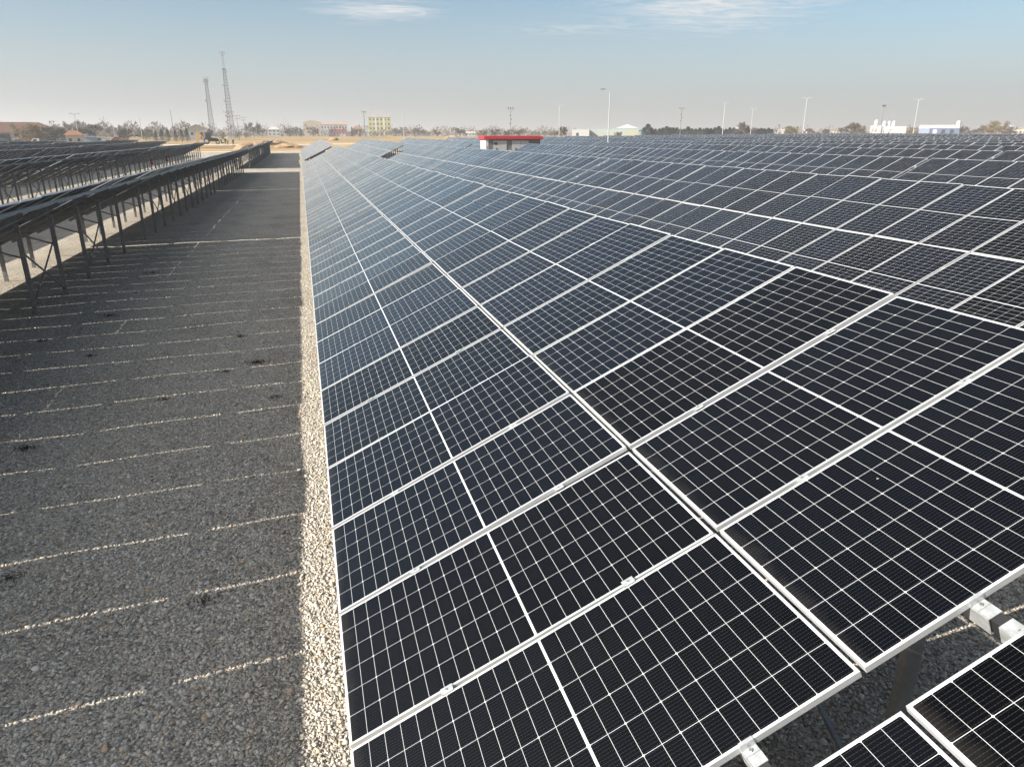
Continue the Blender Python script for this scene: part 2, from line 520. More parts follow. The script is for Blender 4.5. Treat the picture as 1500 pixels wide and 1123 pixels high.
def stones(rects, name, label):
    """loose crushed stones, each a small broken polyhedron"""
    ico = bmesh.new()
    bmesh.ops.create_icosphere(ico, subdivisions=1, radius=1)
    bv = np.array([v.co[:] for v in ico.verts])
    bf = np.array([[v.index for v in f.verts] for f in ico.faces])
    ico.free()
    pts = []
    for (x0, x1, y0, y1, dens) in rects:
        n = int((x1 - x0) * (y1 - y0) * dens)
        pts.append(np.stack([rng.uniform(x0, x1, n), rng.uniform(y0, y1, n)], 1))
    pts = np.concatenate(pts)
    n = len(pts)
    size = 0.0075 + 0.0115 * rng.random(n) ** 1.8 + 0.011 * (rng.random(n) > 0.96)
    sc3 = np.stack([size * rng.uniform(0.8, 1.5, n), size * rng.uniform(0.7, 1.1, n), size * rng.uniform(0.28, 0.55, n)], 1)
    V = bv[None] * sc3[:, None] * rng.uniform(0.72, 1.22, (n, len(bv), 1))
    a = rng.uniform(0, 2 * np.pi, n)
    tx = rng.normal(0, 0.35, n)
    ty_ = rng.normal(0, 0.35, n)
    ca, sa = np.cos(a)[:, None], np.sin(a)[:, None]
    X = V[..., 0] * ca - V[..., 1] * sa
    Y = V[..., 0] * sa + V[..., 1] * ca
    Z = V[..., 2] + X * tx[:, None] + Y * ty_[:, None]
    V = np.stack([X + pts[:, :1], Y + pts[:, 1:], Z + sc3[:, 2:] * 0.35 + (terr(pts[:, 0], pts[:, 1]) + und(pts[:, 0], pts[:, 1]))[:, None]], -1).reshape(-1, 3)
    F = (bf[None] + (np.arange(n) * len(bv))[:, None, None]).reshape(-1, 3)
    me = bpy.data.meshes.new(name)
    me.vertices.add(len(V))
    me.vertices.foreach_set('co', V.astype(np.float32).ravel())
    me.loops.add(F.size)
    me.loops.foreach_set('vertex_index', F.astype(np.int32).ravel())
    me.polygons.add(len(F))
    me.polygons.foreach_set('loop_start', np.arange(0, F.size, 3, dtype=np.int32))
    me.polygons.foreach_set('loop_total', np.full(len(F), 3, dtype=np.int32))
    me.update(calc_edges=True)
    at = me.attributes.new('stone', 'FLOAT', 'POINT')
    at.data.foreach_set('value', np.repeat(rng.random(n), len(bv)).astype(np.float32))
    m = bpy.data.materials.new('loose_stone')
    m.use_nodes = True
    nt = m.node_tree
    b = nt.nodes['Principled BSDF']
    b.inputs['Roughness'].default_value = 0.9
    b.inputs['Specular IOR Level'].default_value = 0.2
    aa = N(nt, 'ShaderNodeAttribute', attribute_name='stone')
    t = N(nt, 'ShaderNodeTexCoord')
    nz = N(nt, 'ShaderNodeTexNoise', ins={'Vector': t.outputs['Object'], 'Scale': 60.0, 'Detail': 3.0})
    col = mixc(nt, 1.0, ramp(nt, aa.outputs['Fac'], STONE), ramp(nt, nz.outputs[0], [(0.3, (0.75, 0.75, 0.75)), (0.7, (1.1, 1.1, 1.1))]), 'MULTIPLY')
    nt.links.new(col, b.inputs['Base Color'])
    me.materials.append(m)
    return tag(link(name, me), label, 'gravel', kind='stuff')


stones([(-3.6, 0.75, 0.6, 4.0, 1700), (-4.6, 0.7, 4.0, 6.5, 1500), (2.4, 6.4, -0.7, 2.6, 1500)], 'loose_gravel', 'loose grey and cream stones lying in the gravel aisle')
stones([(-6.0, 0.7, 6.5, 9.0, 1000), (-6.4, 0.7, 9.0, 11.5, 650), (-6.6, 0.7, 11.5, 15.0, 360), (-6.6, 0.7, 15.0, 20.0, 190), (-6.6, 0.7, 20.0, 30.0, 90)], 'scattered_gravel', 'finer loose stones farther along the gravel aisle')


WEED = mat('dead_weed', (0.060, 0.045, 0.028), 0.95, 0, 0.4, 8.0)
mb = MB()
for px, py, r in ((376, 531, .26), (38, 657, .17), (16, 848, .16), (352, 493, .14), (132, 522, .13), (240, 586, .12), (225, 400, .3), (160, 463, .2), (330, 545, .12), (405, 582, .12), (60, 500, .14), (300, 880, .1)):
    d = pix_dir(px, py)
    p = CAM + d * (CAM.z / -d.z)
    for _ in range(int(90 * r / 0.15)):
        a, q = random.uniform(0, 6.283), abs(random.gauss(0, .55)) * r
        b = Vector((p.x + q * math.cos(a), p.y + q * math.sin(a) * .7, 0.0))
        e = Vector((random.gauss(0, .6), random.gauss(0, .6), random.uniform(.25, .9))).normalized() * random.uniform(.03, .09)
        w = Vector((random.gauss(0, 1), random.gauss(0, 1), 0)).normalized() * .006
        mb.add([b - w, b + w, b + e], [(0, 1, 2)])
tag(mb.build('dead_weeds', WEED, fix=False), 'patches of dead brown weeds in the shaded gravel aisle', 'weeds', kind='stuff')

# ------------------------------------------------------------------ solar tables
CT, ST = math.cos(TILT), math.sin(TILT)
PSC = (0.585, 1.72, 2.87, 4.0)       # purlin positions up the slope


def slope(s, v, n=0.0):
    """point on the panel plane in table space: s up the slope, v along the row, n out of the glass"""
    return Vector((s * CT - n * ST, v, LOW + s * ST + n * CT))


def uvmesh(name, vs, fs, uvs, ms, mats, rnd=None):
    me = bpy.data.meshes.new(name)
    me.from_pydata(vs, [], fs)
    for m in mats:
        me.materials.append(m)
    me.polygons.foreach_set('material_index', ms)
    ul = me.uv_layers.new(name='UVMap')
    ul.data.foreach_set('uv', np.array([c for f in uvs for p in f for c in p], np.float32))
    if rnd is not None:
        at = me.attributes.new('panel_random', 'FLOAT', 'FACE')
        at.data.foreach_set('value', np.array(rnd, np.float32))
    me.update()
    return me


FR, FD = 0.0095, 0.035     # frame face width and depth
BOXF = [(4, 5, 7, 6), (0, 2, 3, 1), (0, 1, 5, 4), (2, 6, 7, 3), (0, 4, 6, 2), (1, 3, 7, 5)]


def laminate_mesh(name='solar_panel', with_frame=False):
    """panel space: x up the slope 0..PL, y along the row 0..PW, z out of the glass"""
    x0, x1, y0, y1, z0, z1 = FR - 0.002, PL - FR + 0.002, FR - 0.002, PW - FR + 0.002, -0.0085, -0.0020
    vs = [(x, y, z) for z in (z0, z1) for y in (y0, y1) for x in (x0, x1)]
    fs = list(BOXF)
    uvs = [[(vs[i][1], vs[i][0]) for i in f] for f in fs]
    ms = [0, 1, 1, 1, 1, 1]
    mats = [CELL, CELLB]
    if with_frame:
        fv, ff = frame_geo()
        b = len(vs)
        vs += fv
        fs += [tuple(i + b for i in f) for f in ff]
        uvs += [[(0, 0)] * len(f) for f in ff]
        ms += [2] * len(ff)
        mats.append(ALU)
    return uvmesh(name, vs, fs, uvs, ms, mats)


def frame_geo():
    o = [(0, 0), (PL, 0), (PL, PW), (0, PW)]
    i1 = [(FR, FR), (PL - FR, FR), (PL - FR, PW - FR), (FR, PW - FR)]
    c = 0.0012
    oc = [(c, c), (PL - c, c), (PL - c, PW - c), (c, PW - c)]
    i2 = [(.028, .028), (PL - .028, .028), (PL - .028, PW - .028), (.028, PW - .028)]
    rings = [(oc, 0.0), (o, -c), (o, -FD), (i2, -FD), (i2, -FD + .002), ([(.0025, .0025), (PL - .0025, .0025), (PL - .0025, PW - .0025), (.0025, PW - .0025)], -FD + .002),
             ([(.0025, .0025), (PL - .0025, .0025), (PL - .0025, PW - .0025), (.0025, PW - .0025)], -0.0095), (i1, -0.0095), (i1, 0.0)]
    vs = [(x, y, z) for r, z in rings for x, y in r]
    fs = []
    n = len(rings)
    for a in range(n):
        b = (a + 1) % n
        for k in range(4):
            j = (k + 1) % 4
            fs.append((a * 4 + k, b * 4 + k, b * 4 + j, a * 4 + j))
    return vs, fs


PANEL_ME = laminate_mesh()
PANELF_ME = laminate_mesh('framed_solar_panel', True)
_fv, _ff = frame_geo()
FRAME_ME = bpy.data.meshes.new('frame')
FRAME_ME.from_pydata(_fv, [], _ff)
FRAME_ME.materials.append(ALU)


def cprof(mb, p0, p1, w, h, m=0, up=(0, 0, 1), t=0.004, flip=1):
    """open C channel between two points: web and two flanges"""
    p0, p1 = Vector(p0), Vector(p1)
    d = (p1 - p0).normalized()
    u = Vector(up)
    x = d.cross(u).normalized() * flip
    z = x.cross(d) * flip
    mb.bar(p0 - x * (w / 2), p1 - x * (w / 2), t, h, m, up=u)
    for s in (-1, 1):
        q = z * (s * (h / 2 - t / 2)) + x * (t / 2)
        mb.bar(p0 + q, p1 + q, w - t, t, m, up=u)


FS, BS = 3.28, 0.96       # front (tall) and rear (short) post, up the slope
UP = Vector((-ST, 0, CT))


def post_ys(n, po=0.55):
    W = (n - 1) * PITCH + PW
    k = max(2, int((W - po - 0.3) / (2 * PITCH)) + 1)
    return [po + 2 * PITCH * i for i in range(k)]


_cache = {}


def cached(key, fn):
    if key not in _cache:
        _cache[key] = fn()
    return _cache[key]


def mesh_of(mb, name, mats):
    o = mb.build(name, mats)
    me = o.data
    bpy.data.objects.remove(o)
    return me


def post_me(s):
    def f():
        mb = MB()
        top = slope(s, 0, -FD - 0.15)
        cprof(mb, (0, 0, -0.25), (0, 0, top.z), 0.05, 0.10, up=(1, 0, 0))
        return mesh_of(mb, 'post', GALV)
    return cached(('post', s), f)


def rafter_me():
    def f():
        mb = MB()
        cprof(mb, slope(0.35, 0, -FD - 0.137), slope(4.2, 0, -FD - 0.137), 0.04, 0.09, up=UP)
        return mesh_of(mb, 'rafter', GALV)
    return cached('rafter', f)


def strut_me():
    def f():
        mb = MB()
        p = slope(FS, 0.045, 0)
        mb.bar((p.x, 0.045, p.z - 0.95), slope(2.2, 0.045, -FD - 0.15), 0.035, 0.035)
        return mesh_of(mb, 'strut', GALV)
    return cached('strut', f)


def purlin_me(W):
    def f():
        mb = MB()
        cprof(mb, (0, -0.085, 0), (0, W + 0.085, 0), 0.07, 0.09, up=UP)
        return mesh_of(mb, 'purlin', GALVB)
    return cached(('purlin', round(W, 3)), f)


def brace_me(dy):
    def f():
        mb = MB()
        x = FS * CT
        z = slope(FS, 0).z
        mb.bar((x + .035, 0, z * 0.62), (x + .035, dy, 0.12), 0.03, 0.03)
        mb.bar((x - .035, dy, z * 0.62), (x - .035, 0, 0.12), 0.03, 0.03)
        return mesh_of(mb, 'cross_brace', GALV)
    return cached(('brace', round(dy, 3)), f)


def clamp_me():
    def f():
        mb = MB()
        mb.b2((-0.035, -0.024, 0.0005), (0.035, 0.024, 0.004))
        mb.b2((-0.035, -0.0105, -0.02), (0.035, 0.0105, 0.0005))
        mb.tube((0, 0, 0.004), (0, 0, 0.010), 0.007, n=6, m=1)
        return mesh_of(mb, 'clamp', [GALVB, BOLT])
    return cached('clamp', f)


def bracket_me():
    def f():
        mb = MB()
        mb.b2((-0.032, -0.004, 0.0005), (0.032, 0.012, 0.004))
        mb.b2((-0.032, -0.0045, -0.0335), (0.032, -0.0015, 0.0004))
        mb.b2((-0.032, -0.034, -0.0345), (0.032, -0.0016, -0.031))
        mb.tube((0, -0.019, -0.031), (0, -0.019, -0.022), 0.008, n=6, m=1)
        return mesh_of(mb, 'end_bracket', [GALVB, BOLT])
    return cached('bracket', f)


def sleeve_me():
    def f():
        mb = MB()
        mb.b2((-0.026, -0.24, -0.040), (0.030, 0.05, 0.038))
        return mesh_of(mb, 'splice_sleeve', BLACK)
    return cached('sleeve', f)


PROT = (0, -TILT, 0)
GROUP = 'solar tables standing in rows on the gravel'


def jit():
    return (rng.normal(0, R(0.30)), -TILT + rng.normal(0, R(0.22)), 0)


def solar_table(x, y0, n, level, label, rx=0.0, z=None, po=0.55, b0=0):
    """level 0: single mesh, 1: panels are parts, 2: frames too, 3: clamps and end brackets too"""
    W = (n - 1) * PITCH + PW
    yc = y0 + W / 2
    z = float(terr(x + 2, yc)) if z is None else z
    if level == 0:
        me = cached(('table', n, int(rng.integers(0, 4))), lambda: table_mesh(n))
        o = link('solar_table', me, None, (x, y0, z), (rx, 0, 0))
        return tag(o, label, 'solar panels', GROUP)
    t = thing('solar_table', (x, y0, z), label, 'solar panels', GROUP)
    t.rotation_euler = (rx, 0, 0)
    for k in range(n):
        for h in (0, 1):
            p = link('solar_panel', PANEL_ME if level > 1 else PANELF_ME, t, slope(h * (PL + GAP), k * PITCH), jit())
            if level > 1:
                link('frame', FRAME_ME, p)
    ys = post_ys(n, po)
    for y in ys:
        link('post', post_me(FS), t, (FS * CT, y, 0))
        link('post', post_me(BS), t, (BS * CT, y, 0))
        link('rafter', rafter_me(), t, (0, y + 0.05, 0))
        link('strut', strut_me(), t, (0, y, 0))
    for i in range(b0, len(ys) - 1, 2):
        link('cross_brace', brace_me(ys[i + 1] - ys[i]), t, (0, ys[i], 0))
    for s in PSC:
        link('purlin', purlin_me(W), t, slope(s, 0, -FD - 0.0455))
    if level > 2:
        for k in range(1, n):
            for s in PSC:
                link('clamp', clamp_me(), t, slope(s, k * PITCH - (PITCH - PW) / 2, 0), PROT)
        for s in PSC:
            b = link('end_bracket', bracket_me(), t, slope(s, 0, 0), PROT)
            link('splice_sleeve', sleeve_me(), b, (0, 0, -0.080))
            b = link('end_bracket', bracket_me(), t, slope(s, W, 0), (0, -TILT, 0))
            b.scale = (1, -1, 1)
    return t


def table_mesh(n):
    vs, fs, uvs, ms, rn = [], [], [], [], []
    base = PANELF_ME
    pv = np.array([v.co[:] for v in base.vertices])
    pf = [tuple(p.vertices) for p in base.polygons]
    pm = [p.material_index for p in base.polygons]
    pu = []
    for p in base.polygons:
        pu.append([tuple(base.uv_layers[0].data[l].uv) for l in p.loop_indices])
    for k in range(n):
        for h in (0, 1):
            rx, ry, _ = jit()
            rm = np.array(Matrix.Rotation(ry, 3, 'Y') @ Matrix.Rotation(rx, 3, 'X'))
            q = pv @ rm.T + np.array(slope(h * (PL + GAP), k * PITCH))
            b = len(vs)
            vs += q.tolist()
            fs += [tuple(i + b for i in f) for f in pf]
            uvs += pu
            ms += pm
            rn += [float(rng.random())] * len(pf)
    mb = MB()
    W = (n - 1) * PITCH + PW
    for y in post_ys(n):
        for s in (FS, BS):
            p = slope(s, y, -FD - 0.13)
            mb.bar((p.x, y, -0.2), p, 0.10, 0.05)
        mb.bar(slope(0.35, y + .05, -FD - 0.125), slope(4.2, y + .05, -FD - 0.125), 0.04, 0.09, up=UP)
    for s in PSC:
        mb.bar(slope(s, -0.05, -FD - 0.04), slope(s, W + 0.05, -FD - 0.04), 0.05, 0.075, up=UP)
    ys = post_ys(n)
    x = FS * CT
    zt = slope(FS, 0).z * 0.62
    for i in range(0, len(ys) - 1, 2):
        mb.bar((x + .03, ys[i], zt), (x + .03, ys[i + 1], 0.12), 0.03)
        mb.bar((x - .03, ys[i + 1], zt), (x - .03, ys[i], 0.12), 0.03)
    b = len(vs)
    vs += mb.v
    fs += [tuple(i + b for i in f) for f in mb.f]
    uvs += [[(0, 0)] * len(f) for f in mb.f]
    ms += [3] * len(mb.f)
    rn += [0.0] * len(mb.f)
    return uvmesh('solar_table', vs, fs, uvs, ms, [CELL, CELLB, ALU, GALV], rn)


ROW = 9.17
STEP = 25 * PITCH + 0.20
ORD = ['first', 'second', 'third', 'fourth', 'fifth', 'sixth', 'seventh', 'eighth', 'ninth', 'tenth', 'eleventh', 'twelfth',
       'thirteenth', 'fourteenth', 'fifteenth', 'sixteenth', 'seventeenth']

# row 0: the row the camera flies over
solar_table(0, -1.134 - 0.225 - (5 * PITCH + PW), 6, 3, 'solar table cut by the lower right corner, beyond the open gap with brackets')
y = -PITCH + 0.012
names0 = ['nearest whole solar table, big black cell grids, above the sunlit gravel strip',
          'solar table directly beyond the nearest whole one along the sunlit gravel strip',
          'pale reflecting solar table ending at the cross aisle along the sunlit gravel strip']
for i in range(3):
    solar_table(0, y + i * STEP, 25, (3, 2, 1)[i], names0[i])
SLP = math.atan2(0.40 - 0.06, 71)
BL2 = 94.2


def block2(x, y0, ntab, row_words, lv=0):
    yy = y0
    for i, nn in enumerate(ntab):
        W = (nn - 1) * PITCH + PW
        zc = float(terr(x + 2, yy + W / 2))
        zs = zc - math.tan(SLP) * W / 2
        pos = ('first table past the cross aisle', 'second table past the cross aisle', 'last table past the cross aisle')[i]
        solar_table(x, yy, nn, lv, f'{pos}, {row_words}', rx=SLP, z=zs)
        yy += W + 0.225


block2(0, BL2, (25, 25, 9), 'row along the sunlit gravel strip', 1)

right_words = lambda n: f'{ORD[n]} row behind the nearest'
for n in range(1, 15):
    x = n * ROW
    ymin = max((x + 4) / 1.257 - 8, -6)
    sh = {1: 0.0, 2: -8.39, 3: -3.46, 4: 4.6, 5: -10.4}.get(n, float(rng.integers(-12, 12)) * PITCH)
    end = 70.6 if n == 2 else 86.2
    y = -PITCH + 0.012 + sh
    k = 0
    while y + STEP < ymin + (3 if n < 3 else 0):
        y += STEP
    while y < end - 3:
        nn = min(25, int((end - y) / PITCH))
        if nn < 3:
            break
        lv = 2 if (n <= 2 and k < 2) else (1 if n <= 4 else 0)
        pos = ('cut by the right edge of the view', 'next along', 'third along', 'fourth along')[min(k, 3)]
        if y + STEP > end - 3:
            pos = 'ending at the cross aisle'
        solar_table(x, y, nn, lv, f'dark solar table {pos}, {right_words(n - 1)}')
        y += STEP
        k += 1
    if n < 15:
        block2(x, BL2 + (0, 0.6, 0.2, 1.0, 0.5, 0.3)[n % 6], (25, 25, 9 - n % 4), right_words(n - 1))

# rows whose undersides face the gravel aisle
left_rows = {1: (-PITCH + 0.012 - 1.46, 3), 2: (51.5 - STEP * 2, 4), 3: (90.1 - STEP * 2, 4), 4: (113.5 - STEP * 2, 4), 5: (96.0 - STEP, 3),
             6: (104.0 - STEP, 3), 7: (118.0, 2), 8: (122.0, 2), 9: (126.0, 2)}
lname = ['lining the shaded gravel aisle', 'behind the row lining the aisle'] + [f'{ORD[k]} row from the shaded aisle' for k in range(2, 9)]
tp = ['nearest the camera', 'second from the camera', 'third from the camera', 'fourth from the camera']
for n, (ys_, cnt) in left_rows.items():
    y = ys_
    for k in range(cnt):
        lv = {1: 2 if k < 2 else 1, 2: 1}.get(n, 0)
        yy = y if n > 1 or k < 3 else y
        if n > 2 and yy + 29 < (n * ROW - 4) / .364 - 8:
            y += STEP
            continue
        solar_table(-n * ROW, yy, 25, lv, po=1.88 if n == 1 else 0.55, b0=1 if n == 1 else 0, label=f'tall legged solar table {tp[k]}, {lname[n - 1]}')
        y += STEP
    if n == 1:
        yy = BL2 - 1.2
        for i, nn in enumerate((25, 25, 9)):
            W = (nn - 1) * PITCH + PW
            solar_table(-n * ROW, yy, nn, 1 if i == 0 else 0,
                        f'tall legged solar table {("just past", "second past", "last past")[i]} the cross aisle, {lname[0]}')
            yy += W + 0.225
    elif n == 2:
        yy = y
        for i, nn in enumerate((14,)):
            solar_table(-n * ROW, yy, nn, 0, f'short solar table at the far end, {lname[1]}')
# ------------------------------------------------------------------ background: materials
def wallm(name, col, n=0.10, sc_=0.8):
    return mat(name, col, 0.85, 0, n, sc_, 0.2)


BEIGE = wallm('beige_render', (0.42, 0.37, 0.30))
CREAM = wallm('cream_render', (0.46, 0.43, 0.37))
YELW = wallm('yellow_render', (0.40, 0.40, 0.18))
GREYW = wallm('grey_render', (0.42, 0.41, 0.40))
WHITE = wallm('white_paint', (0.42, 0.42, 0.42), 0.05)
REDW = wallm('dark_red_render', (0.34, 0.07, 0.08))
LILAC = wallm('pale_lilac_render', (0.58, 0.52, 0.54))
TILE = wallm('clay_roof_tile', (0.12, 0.065, 0.05), 0.25, 1.5)
TILEO = wallm('orange_roof_tile', (0.25, 0.125, 0.08), 0.18, 2.0)
BROOF = wallm('brown_sheet_roof', (0.33, 0.25, 0.20), 0.15)
GLASS = mat('dark_window_glass', (0.03, 0.04, 0.05), 0.08)
DARK = mat('dark_interior', (0.035, 0.035, 0.04), 0.9)
TEAL = wallm('pale_teal_sheet', (0.30, 0.35, 0.35), 0.06)
TEALD = wallm('teal_gable', (0.16, 0.30, 0.33), 0.08)
SAGE = wallm('sage_panel', (0.33, 0.34, 0.25), 0.1)
BLUE = wallm('blue_sheet_wall', (0.10, 0.135, 0.22), 0.12)
LBLUE = wallm('pale_blue_wall', (0.22, 0.26, 0.36), 0.08)
SILVER = mat('silo_steel', (0.55, 0.57, 0.60), 0.4, 0.3, 0.12, 1.0)
RED = wallm('red_paint', (0.36, 0.03, 0.04), 0.06)
KGREY = wallm('kiosk_grey_panel', (0.13, 0.13, 0.135), 0.05)
KDOOR = mat('kiosk_door_grey', (0.34, 0.345, 0.35), 0.5, 0.1, 0.05, 2.0)
YEL = mat('machine_yellow', (0.62, 0.34, 0.03), 0.45, 0, 0.12, 2.0)
TYRE = mat('tyre', (0.02, 0.02, 0.02), 0.85)
CARW = mat('white_car_paint', (0.78, 0.78, 0.78), 0.25)
CARS = mat('silver_car_paint', (0.45, 0.46, 0.48), 0.25, 0.3)
CARB = mat('pale_blue_car_paint', (0.36, 0.46, 0.60), 0.25, 0.1)
CARR = mat('red_car_paint', (0.38, 0.04, 0.03), 0.3)
HIVIS = mat('hi_vis_yellow', (0.50, 0.72, 0.05), 0.8)
CLOTH = mat('dark_clothing', (0.03, 0.032, 0.04), 0.9)
SKIN = mat('skin', (0.45, 0.28, 0.20), 0.6)
HAT = mat('white_helmet', (0.75, 0.75, 0.74), 0.4)
LAMP = mat('lamp_head_grey', (0.36, 0.37, 0.38), 0.4)
POLEW = mat('pale_painted_pole', (0.36, 0.365, 0.37), 0.5)
POLED = mat('weathered_pole', (0.16, 0.15, 0.14), 0.85, 0, 0.2, 2.0)
LATT = mat('lattice_steel', (0.20, 0.21, 0.23), 0.5, 0.3)
BARK = mat('bark', (0.16, 0.125, 0.10), 0.95, 0, 0.25, 3.0)
TWIG = mat('twigs', (0.125, 0.10, 0.082), 0.95, 0, 0.3, 0.5)
TWIGY = mat('ochre_leaves', (0.20, 0.15, 0.075), 0.9, 0, 0.3, 0.5)
TWIGP = mat('pale_twigs', (0.20, 0.18, 0.165), 0.95, 0, 0.2, 0.5)
LEAF = mat('conifer_needles', (0.026, 0.045, 0.030), 0.9, 0, 0.45, 0.7)
LEAFB = mat('shrub_leaves', (0.075, 0.095, 0.05), 0.9, 0, 0.4, 0.7)
EARTH = mat('dug_earth', (0.28, 0.19, 0.115), 0.95, 0, 0.3, 1.2, 0.1, 0.6, 2.0)
CONC = wallm('concrete', (0.45, 0.44, 0.42))
ORANGE = mat('orange_enamel', (0.60, 0.20, 0.08), 0.5)


# ------------------------------------------------------------------ transformer kiosk in the cross aisle
def kiosk():
    x0, x1, y0, y1 = 22.4, 29.6, 88.4, 91.2
    g = float(terr(25, 88))
    t = thing('transformer_kiosk', (x0, y0, g), 'grey transformer kiosk with a red flat roof among the solar rows', 'transformer kiosk')
    W, D, Hh = x1 - x0, y1 - y0, 3.05
    mb = MB()
    mb.b2((0.35, 0, 0), (W - 0.02, D, Hh))
    mb.build('body', KGREY, t)
    mb = MB()
    mb.b2((0, -0.03, 0), (0.35, D + 0.03, Hh))
    mb.build('white_end_wall', WHITE, t)
    mb = MB()
    mb.b2((-0.28, -0.3, Hh + .003), (W + 0.25, D + 0.3, Hh + 0.36))
    mb.b2((0.0, 0.0, Hh + 0.36), (W, D, Hh + 0.42))
    r = mb.build('roof', RED, t, bevel=0.04)
    for i, (a, b) in enumerate(((1.0, 1.85), (1.87, 2.72), (3.42, 4.52), (4.55, 5.6))):
        d = MB()
        d.b2((a, -0.05, 0.15), (b, -0.004, Hh - 0.16))
        dd = d.build('door', KDOOR, t, bevel=0.006)
        if i == 0:
            v = MB()
            v.b2((a + .1, -0.075, Hh - 0.65), (a + .5, -0.052, Hh - 0.36))
            v.build('vent', DARK, dd)
        hb = MB()
        hb.b2((b - 0.12 if i % 2 == 0 else a + 0.06, -0.10, 1.15), (b - 0.06 if i % 2 == 0 else a + 0.12, -0.052, 1.40))
        hb.build('handle', BLACK, dd)
        cx = (a + b) / 2
        s = MB()
        if i in (0, 2):
            s.b2((cx - 0.13, -0.062, 1.78), (cx + 0.13, -0.053, 1.98))
            s.build('sign_plate', DARK, dd)
        if i in (2, 3):
            q = MB()
            q.prism([(cx - .25, 1.15), (cx + .25, 1.15), (cx, 1.60)], -0.064, -0.053)
            q.build('warning_triangle', (YEL, RED)[i - 2], dd)
        if i == 1:
            q = MB()
            q.b2((cx - .14, -0.064, 1.15), (cx + .14, -0.053, 1.75))
            q.build('notice', CARB, dd)
        if i == 3:
            q = MB()
            q.b2((cx - .06, -0.064, 1.75), (cx + .06, -0.053, 2.15))
            q.build('sign_plate', RED, dd)
    p = MB()
    p.b2((2.85, -0.06, 0.2), (3.3, -0.004, 1.75))
    p.build('hatch', CREAM, t)
    # red upright lettering strokes on the white end, too small in the photo to read
    s = MB()
    zc = 1.05
    for k in range(7):
        w = (0.16, 0.12, 0.16, 0.10, 0.16, 0.13, 0.16)[k]
        s.b2((0.10, -0.045, zc), (0.10 + w, -0.031, zc + 0.05))
        s.b2((0.10 + (k % 2) * (w - .05), -0.046, zc), (0.15 + (k % 2) * (w - .05), -0.031, zc + 0.14))
        zc += 0.18
    s.build('lettering', RED, t)


kiosk()


# ------------------------------------------------------------------ buildings
def bldg(name, px0, px1, ytop, h, label, cat, wallm_, roofm, depth, roof='flat', roofh=1.5, wins=None, rz=None, eave=0.3, wcol=None, base=None):
    """a building facing the camera between two picture columns; wins: (columns, rows, width share, height share, first row height)"""
    xm = (px0 + px1) / 2
    x, y, z = bgp(xm, h)
    W = (px1 - px0) * h / 1104.0
    Ht = zat(ytop, h) - z
    t = thing(name, (x, y, z), label, cat, None, az(x, y) if rz is None else rz)
    wallh = Ht - (roofh if roof != 'flat' else 0.35)
    mb = MB()
    mb.b2((-W / 2, 0, -1.0), (W / 2, depth, wallh))
    if roof == 'gable_front':
        mb.prism([(-W / 2, wallh), (W / 2, wallh), (0, Ht - 0.12)], 0, depth)
    if roof == 'gable_side':
        e = MB()
        for sx in (-1, 1):
            vs = [(sx * W / 2, 0, wallh), (sx * W / 2, depth, wallh), (sx * W / 2, depth / 2, Ht - 0.12)]
            vs += [(a - sx * 0.2, b, c) for a, b, c in vs]
            mb.add(vs, [(0, 1, 2), (3, 5, 4), (0, 3, 4, 1), (1, 4, 5, 2), (2, 5, 3, 0)])
    mb.build('wall', wallm_, t)
    r = MB()
    if roof == 'flat':
        r.b2((-W / 2 - eave, -eave, wallh + .003), (W / 2 + eave, depth + eave, Ht))
    elif roof == 'hip':
        k = min(W, depth) * 0.42
        a, b = W / 2 + eave, depth + eave
        vs = [(-a, -eave, wallh), (a, -eave, wallh), (a, b, wallh), (-a, b, wallh)]
        if W > depth:
            vs += [(-a + k, depth / 2, Ht), (a - k, depth / 2, Ht)]
            fs = [(0, 1, 5, 4), (2, 3, 4, 5), (1, 2, 5), (3, 0, 4), (0, 3, 2, 1)]
        else:
            vs += [(0, -eave + k, Ht), (0, b - k, Ht)]
            fs = [(0, 1, 4), (1, 2, 5, 4), (2, 3, 5), (3, 0, 4, 5), (0, 3, 2, 1)]
        r.add(vs, fs)
    elif roof == 'gable_front':
        for sx in (-1, 1):
            a = [(sx * (W / 2 + eave), wallh - 0.15), (0, Ht - 0.08), (0, Ht + 0.06), (sx * (W / 2 + eave), wallh)]
            r.prism(a, -eave, depth + eave)
    elif roof == 'gable_side':
        d2 = depth / 2
        for sy in (-1, 1):
            ys = d2 + sy * (d2 + eave)
            vs = []
            for xx in (-W / 2 - eave, W / 2 + eave):
                vs += [(xx, ys, wallh - .1), (xx, d2, Ht - .08), (xx, d2, Ht + .06), (xx, ys, wallh + .06)]
            r.add(vs, [(0, 1, 2, 3), (7, 6, 5, 4), (0, 4, 5, 1), (1, 5, 6, 2), (2, 6, 7, 3), (3, 7, 4, 0)])
    r.build('roof', roofm, t)
    if wins:
        nc, nr, ws, hs, z0 = wins
        ch = (wallh - z0) / nr
        cw = W / nc
        for j in range(nr):
            for i in range(nc):
                w = MB()
                cx, cz = -W / 2 + (i + .5) * cw, z0 + (j + .5) * ch
                w.b2((cx - cw * ws / 2, -0.06, cz - ch * hs / 2), (cx + cw * ws / 2, 0.05, cz + ch * hs / 2))
                w.build('window', wcol or GLASS, t)
    return t, W, wallh, Ht


